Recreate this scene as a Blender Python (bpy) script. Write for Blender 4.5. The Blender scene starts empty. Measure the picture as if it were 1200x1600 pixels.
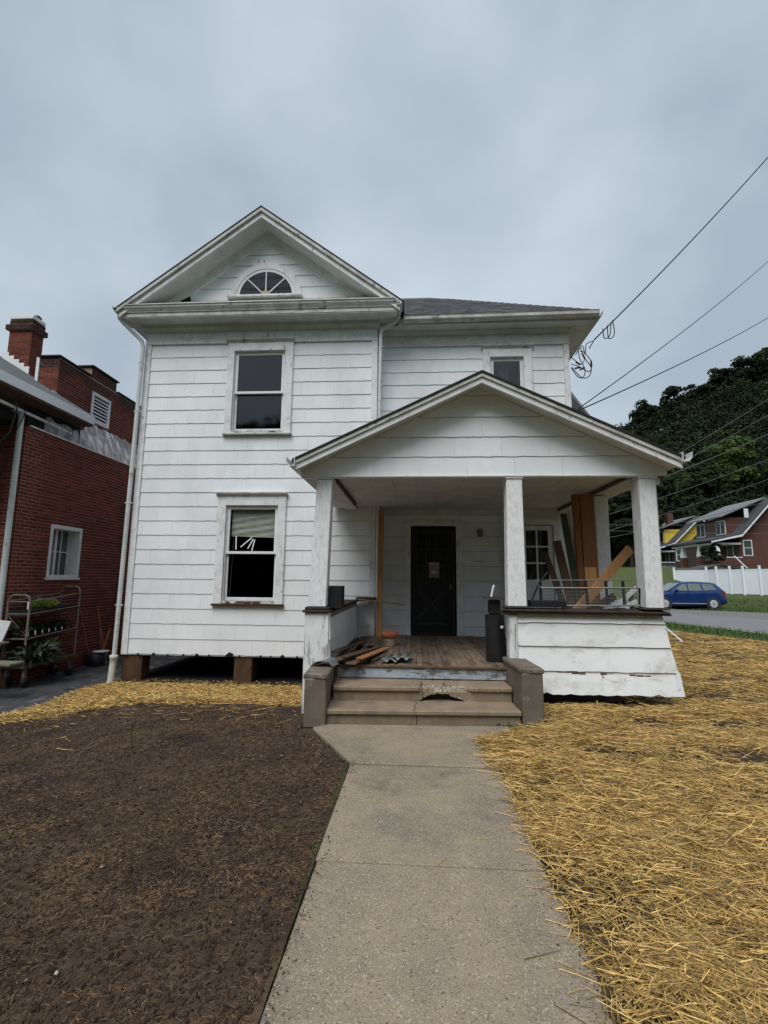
import bpy, math, random
import numpy as np
from mathutils import Vector, Matrix
R = math.radians
rnd = random.Random(7)
rng = np.random.default_rng(11)
scene = bpy.context.scene
col = scene.collection

# ------------------------------------------------------------------ camera, sky, sun, exposure
EYE = 1.55
yaw, pitch, roll = R(3.5496), R(7.9372), R(0.5326)
fw = Vector((-math.sin(yaw)*math.cos(pitch), math.cos(yaw)*math.cos(pitch), math.sin(pitch)))
rt0 = Vector((math.cos(yaw), math.sin(yaw), 0)); up0 = rt0.cross(fw)
rt = math.cos(roll)*rt0 + math.sin(roll)*up0
up = -math.sin(roll)*rt0 + math.cos(roll)*up0
cd = bpy.data.cameras.new('camera'); cam = bpy.data.objects.new('camera', cd); col.objects.link(cam)
cam.matrix_world = Matrix(((rt.x, up.x, -fw.x, 0), (rt.y, up.y, -fw.y, 0), (rt.z, up.z, -fw.z, EYE), (0, 0, 0, 1)))
cd.sensor_fit = 'VERTICAL'; cd.sensor_height = 24; cd.lens = 24*750/1600
cd.clip_start = .05; cd.clip_end = 2000
scene.camera = cam

SUN_EL, SUN_AZ = R(56), R(200)      # azimuth measured clockwise from +Y
world = bpy.data.worlds.new('World'); scene.world = world; world.use_nodes = True
nt = world.node_tree; nt.nodes.clear()
def N(tree, kind, **kw):
    n = tree.nodes.new(kind)
    for k, v in kw.items():
        if k.startswith('i_'):
            key = k[2:]
            n.inputs[int(key) if key.isdigit() else key].default_value = v
        else: setattr(n, k, v)
    return n
sky = N(nt, 'ShaderNodeTexSky', sky_type='NISHITA', sun_disc=False, sun_elevation=SUN_EL, sun_rotation=SUN_AZ, dust_density=3.0)
tc = N(nt, 'ShaderNodeTexCoord')
mp = N(nt, 'ShaderNodeMapping'); mp.inputs['Scale'].default_value = (1.0, 1.0, 1.25)
ns = N(nt, 'ShaderNodeTexNoise'); ns.inputs['Scale'].default_value = 2.6; ns.inputs['Detail'].default_value = 4.; ns.inputs['Roughness'].default_value = .45
ns.inputs['Distortion'].default_value = .15
cr = N(nt, 'ShaderNodeValToRGB')
cr.color_ramp.elements[0].position = .34; cr.color_ramp.elements[0].color = (2.76, 3.24, 3.80, 1)
cr.color_ramp.elements[1].position = .70; cr.color_ramp.elements[1].color = (4.3, 4.88, 5.38, 1)
mx = N(nt, 'ShaderNodeMix', data_type='RGBA'); mx.inputs[0].default_value = .93
bg = N(nt, 'ShaderNodeBackground'); bg.inputs['Strength'].default_value = .083
wo = N(nt, 'ShaderNodeOutputWorld')
L = nt.links.new
L(tc.outputs['Generated'], mp.inputs[0]); L(mp.outputs[0], ns.inputs['Vector']); L(ns.outputs['Fac'], cr.inputs[0])
L(sky.outputs[0], mx.inputs[6]); L(cr.outputs[0], mx.inputs[7]); L(mx.outputs[2], bg.inputs['Color']); L(bg.outputs[0], wo.inputs[0])

sd = bpy.data.lights.new('sun', 'SUN'); sd.energy = 1.5; sd.angle = R(40); sd.color = (1, .985, .96)
sun = bpy.data.objects.new('sun', sd); col.objects.link(sun)
sdir = Vector((math.sin(SUN_AZ)*math.cos(SUN_EL), math.cos(SUN_AZ)*math.cos(SUN_EL), math.sin(SUN_EL)))
sun.rotation_euler = sdir.to_track_quat('Z', 'Y').to_euler(); sun.location = (0, -5, 20)
vs = scene.view_settings
vs.view_transform = 'Standard'; vs.look = 'None'; vs.gamma = 1; vs.use_curve_mapping = False
vs.exposure = .86
scene.cycles.max_bounces = 6; scene.cycles.diffuse_bounces = 4; scene.cycles.transparent_max_bounces = 12

# ------------------------------------------------------------------ materials
MATS = {}
def mat(name, c1, c2=None, rough=.85, scale=4., bump=.25, bscale=60., stretch=(1, 1, 1), detail=6, spots=None, spot_scale=8., spot_t=.62, spot_w=.04,
        rand=0., metallic=0., spec=.3, bstretch=None, island=None, brick=None, dist=.01):
    if name in MATS: return MATS[name]
    m = bpy.data.materials.new(name); m.use_nodes = True; t = m.node_tree
    b = t.nodes['Principled BSDF']; b.inputs['Roughness'].default_value = rough; b.inputs['Metallic'].default_value = metallic
    b.inputs['Specular IOR Level'].default_value = spec
    c2 = c2 or tuple(x*.8 for x in c1)
    tcn = N(t, 'ShaderNodeTexCoord')
    mp_ = N(t, 'ShaderNodeMapping'); mp_.inputs['Scale'].default_value = stretch; t.links.new(tcn.outputs['Object'], mp_.inputs[0])
    n1 = N(t, 'ShaderNodeTexNoise'); n1.inputs['Scale'].default_value = scale; n1.inputs['Detail'].default_value = detail; n1.inputs['Roughness'].default_value = .65
    t.links.new(mp_.outputs[0], n1.inputs['Vector'])
    r = N(t, 'ShaderNodeValToRGB'); r.color_ramp.elements[0].position = .35; r.color_ramp.elements[1].position = .65
    r.color_ramp.elements[0].color = (*c1, 1); r.color_ramp.elements[1].color = (*c2, 1)
    t.links.new(n1.outputs['Fac'], r.inputs[0]); out = r.outputs[0]
    hsrc = None
    if brick:
        mc, mortar, bw, bh, rot = brick
        mb_ = N(t, 'ShaderNodeMapping'); mb_.inputs['Rotation'].default_value = rot; t.links.new(tcn.outputs['Object'], mb_.inputs[0])
        br = N(t, 'ShaderNodeTexBrick'); br.inputs['Scale'].default_value = 1; br.inputs['Mortar Size'].default_value = mortar
        br.inputs['Brick Width'].default_value = bw; br.inputs['Row Height'].default_value = bh; br.inputs['Mortar'].default_value = (*mc, 1)
        br.inputs['Color2'].default_value = (*c2, 1); br.inputs['Mortar Smooth'].default_value = .3
        t.links.new(mb_.outputs[0], br.inputs['Vector']); t.links.new(out, br.inputs['Color1']); out = br.outputs[0]; hsrc = br.outputs['Fac']
    mask = None
    if spots:
        for i, (sc_, ss, st, sw, strch) in enumerate(spots if isinstance(spots[0][0], tuple) else [(spots, spot_scale, spot_t, spot_w, (1, 1, 1))]):
            ms = N(t, 'ShaderNodeMapping'); ms.inputs['Scale'].default_value = strch; ms.inputs['Location'].default_value = (3.1*i, 1.7*i, .3)
            t.links.new(tcn.outputs['Object'], ms.inputs[0])
            n2 = N(t, 'ShaderNodeTexNoise'); n2.inputs['Scale'].default_value = ss; n2.inputs['Detail'].default_value = 8; n2.inputs['Roughness'].default_value = .68
            t.links.new(ms.outputs[0], n2.inputs['Vector'])
            r2 = N(t, 'ShaderNodeMapRange'); r2.inputs[1].default_value = st-sw; r2.inputs[2].default_value = st+sw
            t.links.new(n2.outputs['Fac'], r2.inputs[0])
            mm = N(t, 'ShaderNodeMix', data_type='RGBA'); t.links.new(r2.outputs[0], mm.inputs[0]); t.links.new(out, mm.inputs[6]); mm.inputs[7].default_value = (*sc_, 1)
            out = mm.outputs[2]
            if mask is None: mask = r2.outputs[0]
    if rand or island:
        if island: rn = N(t, 'ShaderNodeNewGeometry').outputs['Random Per Island']; amt = island
        else: rn = N(t, 'ShaderNodeObjectInfo').outputs['Random']; amt = rand
        mr = N(t, 'ShaderNodeMapRange'); mr.inputs[3].default_value = 1-amt; mr.inputs[4].default_value = 1+amt; t.links.new(rn, mr.inputs[0])
        vm = N(t, 'ShaderNodeVectorMath', operation='SCALE'); t.links.new(out, vm.inputs[0]); t.links.new(mr.outputs[0], vm.inputs['Scale']); out = vm.outputs[0]
    t.links.new(out, b.inputs['Base Color'])
    if bump:
        mp2 = N(t, 'ShaderNodeMapping'); mp2.inputs['Scale'].default_value = bstretch or stretch; t.links.new(tcn.outputs['Object'], mp2.inputs[0])
        n3 = N(t, 'ShaderNodeTexNoise'); n3.inputs['Scale'].default_value = bscale; n3.inputs['Detail'].default_value = 4
        t.links.new(mp2.outputs[0], n3.inputs['Vector']); h = n3.outputs['Fac']
        if mask is not None:
            ad = N(t, 'ShaderNodeMath', operation='SUBTRACT'); t.links.new(h, ad.inputs[0]); t.links.new(mask, ad.inputs[1]); h = ad.outputs[0]
        if hsrc is not None:
            ad = N(t, 'ShaderNodeMath', operation='SUBTRACT'); t.links.new(h, ad.inputs[0]); t.links.new(hsrc, ad.inputs[1]); h = ad.outputs[0]
        bp = N(t, 'ShaderNodeBump'); bp.inputs['Strength'].default_value = bump; bp.inputs['Distance'].default_value = dist
        t.links.new(h, bp.inputs['Height']); t.links.new(bp.outputs[0], b.inputs['Normal'])
    MATS[name] = m; return m

def glass_mat(name, tint=.5, refl=.5):
    m = bpy.data.materials.new(name); m.use_nodes = True; t = m.node_tree; t.nodes.clear()
    o = N(t, 'ShaderNodeOutputMaterial'); tr = N(t, 'ShaderNodeBsdfTransparent'); tr.inputs[0].default_value = (tint, tint, tint*1.03, 1)
    gl = N(t, 'ShaderNodeBsdfGlossy'); gl.inputs['Roughness'].default_value = .04; gl.inputs[0].default_value = (refl, refl, refl, 1)
    fr = N(t, 'ShaderNodeFresnel'); fr.inputs[0].default_value = 1.5; ms = N(t, 'ShaderNodeMixShader')
    t.links.new(fr.outputs[0], ms.inputs[0]); t.links.new(tr.outputs[0], ms.inputs[1]); t.links.new(gl.outputs[0], ms.inputs[2]); t.links.new(ms.outputs[0], o.inputs[0])
    MATS[name] = m; return m

PEEL = ((.33, .32, .29))
m_siding = mat('siding_paint', (.80, .82, .84), (.74, .76, .78), rough=.75, scale=1.3, bump=.35, bscale=55, bstretch=(2.6, 2.6, .25), rand=.025,
               spots=[((.45, .45, .43), 7., .70, .03, (1, 1, 1)), ((.66, .68, .69), 1.2, .60, .12, (1, 1, .45)), ((.30, .28, .25), 22., .735, .02, (1, 1, .6))], dist=.004)
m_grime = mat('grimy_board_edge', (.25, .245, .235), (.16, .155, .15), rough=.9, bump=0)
m_panel = mat('parapet_board_paint', (.80, .82, .83), (.72, .74, .74), rough=.7, scale=2.2, bump=.3, bscale=40, rand=.02,
              spots=[((.20, .19, .17), 9., .67, .035, (1, 1, 1.2)), ((.50, .49, .45), 2.6, .59, .10, (1, 1, 1.6)), ((.42, .33, .20), 1.7, .68, .05, (1, 1, 5.))], dist=.004)
m_trim = mat('trim_paint', (.76, .775, .785), (.67, .68, .69), rough=.7, scale=6, bump=.4, bscale=70, bstretch=(1, 1, .3),
             spots=[((.33, .32, .29), 16., .63, .03, (1, 1, .35)), ((.5, .5, .48), 3., .6, .1, (1, 1, 1))], dist=.004)
m_rake = mat('weathered_rake_paint', (.62, .62, .60), (.50, .50, .48), rough=.8, scale=5, bump=.5, bscale=60,
             spots=[((.22, .21, .19), 11., .60, .03, (.45, 1, .45)), ((.40, .40, .37), 3., .56, .1, (1, 1, 1))], dist=.005)
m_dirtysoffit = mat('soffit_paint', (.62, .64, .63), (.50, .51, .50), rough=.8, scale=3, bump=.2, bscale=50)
m_post = mat('cracked_post_paint', (.80, .81, .82), (.74, .75, .76), rough=.7, scale=9, bump=.3, bscale=90,
             spots=[((.60, .61, .61), 26., .56, .10, (1, 1, .35)), ((.40, .40, .39), 48., .635, .03, (1.3, 1.3, .35)), ((.40, .38, .35), 14., .70, .03, (1, 1, .5))], dist=.008)
m_flake = mat('flaking_board_paint', (.76, .77, .77), (.66, .67, .66), rough=.8, scale=9, bump=.8, bscale=50, bstretch=(2, 2, .25),
              spots=[((.24, .22, .20), 18., .60, .03, (1.6, 1, .16)), ((.40, .38, .35), 6., .60, .06, (1, 1, .4))], dist=.006)
m_bluefascia = mat('peeling_blue_grey_paint', (.36, .41, .46), (.28, .32, .36), rough=.8, scale=6, bump=.8, bscale=40,
                   spots=[((.15, .13, .11), 12., .56, .03, (.4, 1, 1.3))], dist=.006)
m_gutter = mat('gutter_metal', (.62, .64, .64), (.52, .54, .54), rough=.5, scale=3, bump=.05, bscale=20, spots=[((.33, .31, .28), 4., .64, .06, (1, 1, 1))])
m_drain = mat('old_white_pipe', (.62, .62, .57), (.50, .49, .42), rough=.6, scale=3, bump=.1, bscale=20, spots=[((.30, .24, .16), 5., .66, .05, (1, 1, 1))])
m_shingle = mat('asphalt_shingles', (.085, .085, .09), (.05, .05, .055), rough=.95, scale=9, bump=.6, bscale=150, island=.35)
m_shingle_flat = mat('asphalt_roofing', (.11, .115, .12), (.07, .073, .078), rough=.95, scale=5, bump=.5, bscale=90)
m_edge = mat('roof_edge_tar', (.03, .028, .026), (.018, .017, .016), rough=.9, bump=.3)
m_tar = mat('tarred_cap', (.022, .018, .016), (.05, .038, .03), rough=.8, scale=14, bump=1., bscale=40, dist=.01)
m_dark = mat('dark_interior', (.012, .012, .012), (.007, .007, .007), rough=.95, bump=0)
m_conc = mat('walk_concrete', (.30, .238, .168), (.25, .20, .143), rough=.95, scale=5, bump=1., bscale=120,
             spots=[((.165, .14, .108), 1.5, .58, .14, (1, 1, 1)), ((.46, .41, .33), 120., .59, .03, (1, 1, 1)), ((.07, .06, .048), 95., .60, .03, (1, 1, 1)), ((.12, .10, .08), .9, .63, .05, (1, 1, 1))], dist=.006)
m_step = mat('step_concrete', (.27, .205, .142), (.20, .152, .107), rough=.95, scale=5, bump=.8, bscale=120,
             spots=[((.11, .10, .088), 3.0, .61, .08, (1, 1, 1)), ((.36, .33, .28), 60., .68, .02, (1, 1, 1))], dist=.004)
m_cheek = mat('cheek_wall_concrete', (.165, .135, .102), (.115, .096, .074), rough=.95, scale=4, bump=.8, bscale=90,
              spots=[((.24, .22, .18), 3.0, .64, .05, (1, 1, 1)), ((.06, .05, .042), 8., .66, .04, (1, 1, 1))], dist=.006)
m_soil = mat('soil', (.044, .027, .017), (.078, .050, .031), rough=1, scale=7, bump=1., bscale=45, spots=[((.12, .078, .048), 1.6, .58, .1, (1, 1, 1)), ((.020, .012, .010), 1.1, .57, .09, (1, 1, 1))], dist=.03)
m_clod = mat('soil_clod', (.065, .038, .023), (.026, .016, .010), rough=1, scale=20, bump=.5, bscale=90, island=.55)
m_fiber = mat('dead_grass_fibre', (.15, .095, .055), (.06, .037, .022), rough=.9, scale=3, bump=0, island=.6)
m_strawbed = mat('matted_straw_bed', (.050, .032, .018), (.10, .068, .030), rough=1, scale=9, bump=1., bscale=70, stretch=(1, 1, 1), spots=[((.030, .019, .013), 2.4, .52, .07, (1, 1, 1))], dist=.02)
m_straw = mat('straw', (.60, .41, .14), (.28, .165, .048), rough=.55, scale=22, bump=0, island=.72, spec=.35)
m_grass = mat('grass_ground', (.045, .075, .02), (.075, .095, .03), rough=1, scale=2, bump=1., bscale=30, spots=[((.12, .10, .05), 3., .6, .08, (1, 1, 1))], dist=.03)
m_blade = mat('grass_blade', (.07, .13, .025), (.045, .09, .018), rough=.7, scale=1, bump=0, island=.4)
m_asph = mat('driveway_asphalt', (.060, .062, .066), (.034, .035, .038), rough=.85, scale=4, bump=1., bscale=60, stretch=(1, .6, 1), spots=[((.13, .13, .135), 5.0, .57, .05, (1, .5, 1)), ((.018, .018, .02), 3.2, .60, .05, (.6, 1, 1))], dist=.01)
m_road = mat('road_asphalt', (.20, .20, .21), (.16, .16, .165), rough=.9, scale=2, bump=.4, bscale=50)
m_gravel = mat('gravel', (.22, .21, .20), (.12, .115, .11), rough=1, scale=16, bump=1., bscale=30, dist=.03)
m_brick = mat('red_brick', (.185, .043, .026), (.105, .026, .018), rough=.9, scale=9, bump=.5, bscale=90, rand=.32, spots=[((.055, .016, .013), 1.1, .60, .1, (1, 1, 1))], dist=.004)
m_brickm = mat('red_brick_mass', (.185, .043, .026), (.105, .026, .018), rough=.9, scale=9, bump=.5, bscale=90, island=.32, spots=[((.055, .016, .013), 1.1, .60, .1, (1, 1, 1))], dist=.004)
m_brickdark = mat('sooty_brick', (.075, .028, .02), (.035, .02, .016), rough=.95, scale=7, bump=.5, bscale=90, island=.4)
m_mortar = mat('mortar', (.40, .27, .22), (.30, .19, .155), rough=1, scale=12, bump=.4, bscale=80)
m_wood = mat('new_lumber', (.42, .22, .09), (.33, .165, .065), rough=.7, scale=4, bump=.2, bscale=20, stretch=(6, 6, .5), spots=[((.13, .05, .02), 3.2, .72, .03, (1, 1, 1.5))])
m_wood2 = mat('orange_brown_lumber', (.26, .115, .045), (.18, .08, .034), rough=.7, scale=4, bump=.2, bscale=20, stretch=(6, 6, .5), rand=.15)
m_oldwood = mat('old_timber', (.13, .075, .045), (.065, .04, .027), rough=.9, scale=5, bump=.6, bscale=30, stretch=(3, 3, 1), rand=.35)
m_floor = mat('weathered_floor_board', (.19, .14, .10), (.11, .08, .058), rough=.85, scale=5, bump=.5, bscale=30, stretch=(5, .6, 1), rand=.25,
              spots=[((.06, .045, .035), 3., .58, .06, (2, 1, 1)), ((.28, .27, .25), 5., .68, .03, (3, .6, 1))])
m_green = mat('mossy_board', (.12, .14, .09), (.075, .085, .055), rough=.9, scale=5, bump=.3, stretch=(3, 3, .6))
m_pier = mat('pier_timber', (.10, .055, .028), (.06, .033, .018), rough=.95, scale=5, bump=.8, bscale=40, stretch=(2, 2, .7), spots=[((.04, .024, .016), 6., .62, .04, (1, 1, 1))])
m_black = mat('black_plastic', (.012, .012, .014), (.02, .02, .022), rough=.45, scale=5, bump=.1, bscale=20, spots=[((.09, .09, .10), 7., .70, .02, (1, 1, .5))])
m_blackm = mat('black_door', (.010, .010, .011), (.014, .014, .015), rough=.5, bump=.05)
m_doortrim = mat('black_door_moulding', (.045, .045, .047), (.03, .03, .03), rough=.5, bump=.05)
m_white = mat('white_vinyl', (.78, .81, .86), (.73, .76, .82), rough=.45, scale=1, bump=.02)
m_winwhite = mat('white_window_wood', (.76, .77, .78), (.66, .67, .68), rough=.7, scale=8, bump=.3, spots=[((.2, .2, .19), 9., .68, .03, (1, 1, 1))])
m_sill = mat('rotten_sill', (.62, .61, .57), (.45, .42, .37), rough=.9, scale=8, bump=1., bscale=40, spots=[((.10, .045, .03), 11., .52, .03, (.6, 1, 1.4))], dist=.01)
m_blind = mat('dusty_blind', (.34, .35, .30), (.26, .27, .23), rough=.7, scale=4, bump=.05, island=.12)
m_terra = mat('terracotta', (.42, .13, .06), (.33, .10, .05), rough=.85, scale=6, bump=.2)
m_terra2 = mat('limed_terracotta', (.42, .25, .20), (.40, .36, .32), rough=.9, scale=9, bump=.3)
m_steel = mat('galvanised_steel', (.30, .32, .32), (.20, .21, .21), rough=.45, metallic=.6, scale=6, bump=.2)
m_rust = mat('rusty_tube', (.13, .09, .075), (.20, .17, .15), rough=.8, scale=10, bump=.4, bscale=60)
m_paper = mat('faded_paper', (.30, .22, .20), (.24, .17, .16), rough=.9, scale=8, bump=0)
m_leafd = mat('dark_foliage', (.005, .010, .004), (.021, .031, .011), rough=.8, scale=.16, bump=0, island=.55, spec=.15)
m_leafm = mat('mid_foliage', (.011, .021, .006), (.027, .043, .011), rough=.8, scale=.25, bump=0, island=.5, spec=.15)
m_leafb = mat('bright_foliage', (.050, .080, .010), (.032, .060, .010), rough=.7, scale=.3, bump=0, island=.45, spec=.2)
m_bark = mat('bark', (.06, .045, .035), (.035, .027, .02), rough=1, scale=6, bump=.6)
m_cable = mat('black_cable', (.012, .013, .016), (.02, .02, .022), rough=.6, bump=0)
m_cableg = mat('grey_cable', (.10, .11, .11), (.08, .085, .09), rough=.6, bump=0)
m_blue = mat('blue_car_paint', (.004, .028, .12), (.004, .024, .105), rough=.25, scale=1, bump=0, spec=.6)
m_carglass = mat('car_glass', (.16, .19, .19), (.10, .12, .12), rough=.12, scale=1.2, bump=0, spec=.8)
m_tyre = mat('tyre_rubber', (.015, .015, .015), (.02, .02, .02), rough=.9, bump=0)
m_rim = mat('wheel_alloy', (.62, .64, .66), (.5, .52, .54), rough=.35, metallic=.3, bump=0)
m_red = mat('red_lamp', (.35, .02, .02), (.3, .02, .02), rough=.3, bump=0)
m_yellow = mat('yellow_siding', (.80, .60, .07), (.70, .52, .06), rough=.8, scale=2, bump=.3, brick=((.25, .2, .04), .012, 3., .18, (R(90), 0, 0)))
m_farbrick = mat('far_brick', (.12, .034, .022), (.075, .023, .016), rough=.9, scale=2, bump=.4, bscale=20, brick=((.16, .11, .09), .012, .28, .10, (R(90), 0, 0)))
m_farbrick2 = mat('far_brick_side', (.12, .034, .022), (.075, .023, .016), rough=.9, scale=2, bump=.4, bscale=20, brick=((.16, .11, .09), .012, .28, .10, (R(90), 0, R(90))))
m_farroof = mat('far_grey_roof', (.20, .205, .215), (.15, .155, .165), rough=.9, scale=1.5, bump=.3, bscale=20)
m_farroofd = mat('far_dark_roof', (.075, .075, .08), (.055, .055, .06), rough=.9, scale=1.5, bump=.3, bscale=20)
m_shed = mat('shed_metal', (.27, .29, .28), (.22, .24, .23), rough=.6, scale=1, bump=.1)
m_farglass = mat('far_window_glass', (.10, .12, .12), (.05, .06, .06), rough=.2, scale=.8, bump=0, spec=.6)
m_stone = mat('dark_stone', (.06, .055, .05), (.035, .03, .03), rough=1, scale=5, bump=.6)
m_pink = mat('pink_handle', (.55, .10, .16), (.45, .09, .14), rough=.6, bump=0)
g_win = glass_mat('window_glass', .75, 1.)
g_dirty = glass_mat('dusty_fanlight_glass', .7, .5)
def plastic_mat():
    m = bpy.data.materials.new('clear_sheeting'); m.use_nodes = True; t = m.node_tree; t.nodes.clear()
    o = N(t, 'ShaderNodeOutputMaterial'); tr = N(t, 'ShaderNodeBsdfTransparent'); tr.inputs[0].default_value = (.8, .83, .86, 1)
    p = N(t, 'ShaderNodeBsdfPrincipled'); p.inputs['Base Color'].default_value = (.68, .71, .74, 1); p.inputs['Roughness'].default_value = .25
    ms = N(t, 'ShaderNodeMixShader'); tcn = N(t, 'ShaderNodeTexCoord'); mp_ = N(t, 'ShaderNodeMapping'); mp_.inputs['Scale'].default_value = (1, 3.5, 1.2)
    n = N(t, 'ShaderNodeTexNoise'); n.inputs['Scale'].default_value = 2.4; n.inputs['Detail'].default_value = 5
    r = N(t, 'ShaderNodeMapRange'); r.inputs[1].default_value = .45; r.inputs[2].default_value = .68; r.inputs[3].default_value = .30; r.inputs[4].default_value = .95
    for a, b_ in ((tcn.outputs['Object'], mp_.inputs[0]), (mp_.outputs[0], n.inputs['Vector']), (n.outputs['Fac'], r.inputs[0]), (r.outputs[0], ms.inputs[0]), (tr.outputs[0], ms.inputs[1]), (p.outputs[0], ms.inputs[2]), (ms.outputs[0], o.inputs[0])):
        t.links.new(a, b_)
    return m
m_sheet = plastic_mat()

# ------------------------------------------------------------------ mesh helpers
ORG = {}
class MB:
    def __init__(s): s.v = []; s.f = []; s.sm = []; s.X = None
    def add(s, vs_, fs, smooth=False):
        o = len(s.v)
        if s.X is not None: vs_ = [s.X @ Vector(p) for p in vs_]
        s.v += [tuple(p) for p in vs_]; s.f += [tuple(i+o for i in f) for f in fs]; s.sm += [smooth]*len(fs); return s
    def box(s, x0, x1, y0, y1, z0, z1):
        return s.add([(x0, y0, z0), (x1, y0, z0), (x1, y1, z0), (x0, y1, z0), (x0, y0, z1), (x1, y0, z1), (x1, y1, z1), (x0, y1, z1)],
                     [(0, 3, 2, 1), (4, 5, 6, 7), (0, 1, 5, 4), (1, 2, 6, 5), (2, 3, 7, 6), (3, 0, 4, 7)])
    def hexa(s, b, t):      # bottom 4 points, top 4 points (counter-clockwise seen from above)
        return s.add(list(b)+list(t), [(0, 3, 2, 1), (4, 5, 6, 7), (0, 1, 5, 4), (1, 2, 6, 5), (2, 3, 7, 6), (3, 0, 4, 7)])
    def polyY(s, pts, y0, y1):     # polygon in XZ (ccw seen from -Y) extruded along Y
        n = len(pts); vs_ = [(x, y0, z) for x, z in pts]+[(x, y1, z) for x, z in pts]
        return s.add(vs_, [tuple(range(n)), tuple(range(2*n-1, n-1, -1))]+[(i, i+n, (i+1) % n+n, (i+1) % n) for i in range(n)])
    def polyX(s, pts, x0, x1):     # polygon in YZ extruded along X
        n = len(pts); vs_ = [(x0, y, z) for y, z in pts]+[(x1, y, z) for y, z in pts]
        return s.add(vs_, [tuple(range(n-1, -1, -1)), tuple(range(n, 2*n))]+[(i, (i+1) % n, (i+1) % n+n, i+n) for i in range(n)])
    def polyZ(s, pts, z0, z1):
        n = len(pts); vs_ = [(x, y, z0) for x, y in pts]+[(x, y, z1) for x, y in pts]
        return s.add(vs_, [tuple(range(n-1, -1, -1)), tuple(range(n, 2*n))]+[(i, (i+1) % n, (i+1) % n+n, i+n) for i in range(n)])
    def beam(s, a, b, w, h, upv=(0, 0, 1)):    # box along a->b, width w, height h
        a, b = Vector(a), Vector(b); d = (b-a).normalized(); u = Vector(upv)
        if abs(d.dot(u)) > .98: u = Vector((0, 1, 0))
        r_ = d.cross(u).normalized(); u = r_.cross(d)
        P = [p+r_*sx*w/2+u*sz*h/2 for p in (a, b) for sx, sz in ((-1, -1), (1, -1), (1, 1), (-1, 1))]
        return s.add(P, [(0, 1, 2, 3), (7, 6, 5, 4), (0, 4, 5, 1), (1, 5, 6, 2), (2, 6, 7, 3), (3, 7, 4, 0)])
    def tube(s, pts, r, n=8, cap=True):
        pts = [Vector(p) for p in pts]; rs = r if isinstance(r, (list, tuple)) else [r]*len(pts); vs_ = []; prev = None
        for i, p in enumerate(pts):
            d = (pts[min(i+1, len(pts)-1)]-pts[max(i-1, 0)]).normalized()
            u = Vector((0, 0, 1)) if abs(d.z) < .95 else Vector((0, 1, 0))
            if prev is not None:
                a = prev-d*prev.dot(d)
                if a.length > .1: a.normalize()
                else: a = d.cross(u).normalized()
            else: a = d.cross(u).normalized()
            prev = a; b = d.cross(a)
            for k in range(n):
                t = 2*math.pi*k/n; vs_.append(p+(a*math.cos(t)+b*math.sin(t))*rs[i])
        fs = [(i*n+k, i*n+(k+1) % n, (i+1)*n+(k+1) % n, (i+1)*n+k) for i in range(len(pts)-1) for k in range(n)]
        s.add(vs_, fs, True)
        if cap:
            m = len(vs_); s.add([vs_[k] for k in range(n)], [tuple(range(n-1, -1, -1))]); s.add([vs_[m-n+k] for k in range(n)], [tuple(range(n))])
        return s
    def lathe(s, c, prof, n=20, axis='z'):
        vs_ = []
        for r_, z in prof:
            for k in range(n):
                t = 2*math.pi*k/n; a, b = r_*math.cos(t), r_*math.sin(t)
                vs_.append({'z': (c[0]+a, c[1]+b, c[2]+z), 'y': (c[0]+a, c[1]+z, c[2]+b), 'x': (c[0]+z, c[1]+a, c[2]+b)}[axis])
        m = len(prof)
        fs = [(i*n+k, i*n+(k+1) % n, (i+1)*n+(k+1) % n, (i+1)*n+k) for i in range(m-1) for k in range(n)]
        s.add(vs_, fs, True); s.add([vs_[k] for k in range(n)], [tuple(range(n))]); s.add([vs_[(m-1)*n+k] for k in range(n)], [tuple(range(n))]); return s
    def grid(s, P, smooth=True):     # P[i][j] points
        a, b = len(P), len(P[0]); return s.add([p for row in P for p in row], [(i*b+j, i*b+j+1, (i+1)*b+j+1, (i+1)*b+j) for i in range(a-1) for j in range(b-1)], smooth)
    def obj(s, name, m, parent=None, bevel=0, org=None):
        o0 = org if org is not None else (ORG.get(parent.name, (0, 0, 0)) if parent else (0, 0, 0))
        me = bpy.data.meshes.new(name); me.from_pydata([(x-o0[0], y-o0[1], z-o0[2]) for x, y, z in s.v], [], s.f)
        me.polygons.foreach_set('use_smooth', s.sm); me.materials.append(m); me.update()
        o = bpy.data.objects.new(name, me); col.objects.link(o)
        if parent: o.parent = parent
        ORG[o.name] = o0
        if bevel:
            b = o.modifiers.new('bevel', 'BEVEL'); b.width = bevel; b.segments = 1; b.limit_method = 'ANGLE'; b.angle_limit = R(40)
        return o
def B(*a): return MB().box(*a)
def thing(name, label, cat, loc=(0, 0, 0), group=None, rz=0, local=False):
    o = bpy.data.objects.new(name, None); col.objects.link(o); o.location = loc; o.rotation_euler = (0, 0, rz); o.empty_display_size = .2
    o['label'] = label; o['category'] = cat
    if group: o['group'] = group
    ORG[o.name] = (0, 0, 0) if local else tuple(loc)
    return o
def tag(o, label, cat, group=None):
    o['label'] = label; o['category'] = cat
    if group: o['group'] = group
    return o
def kind(o, k): o['kind'] = k; return o
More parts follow.
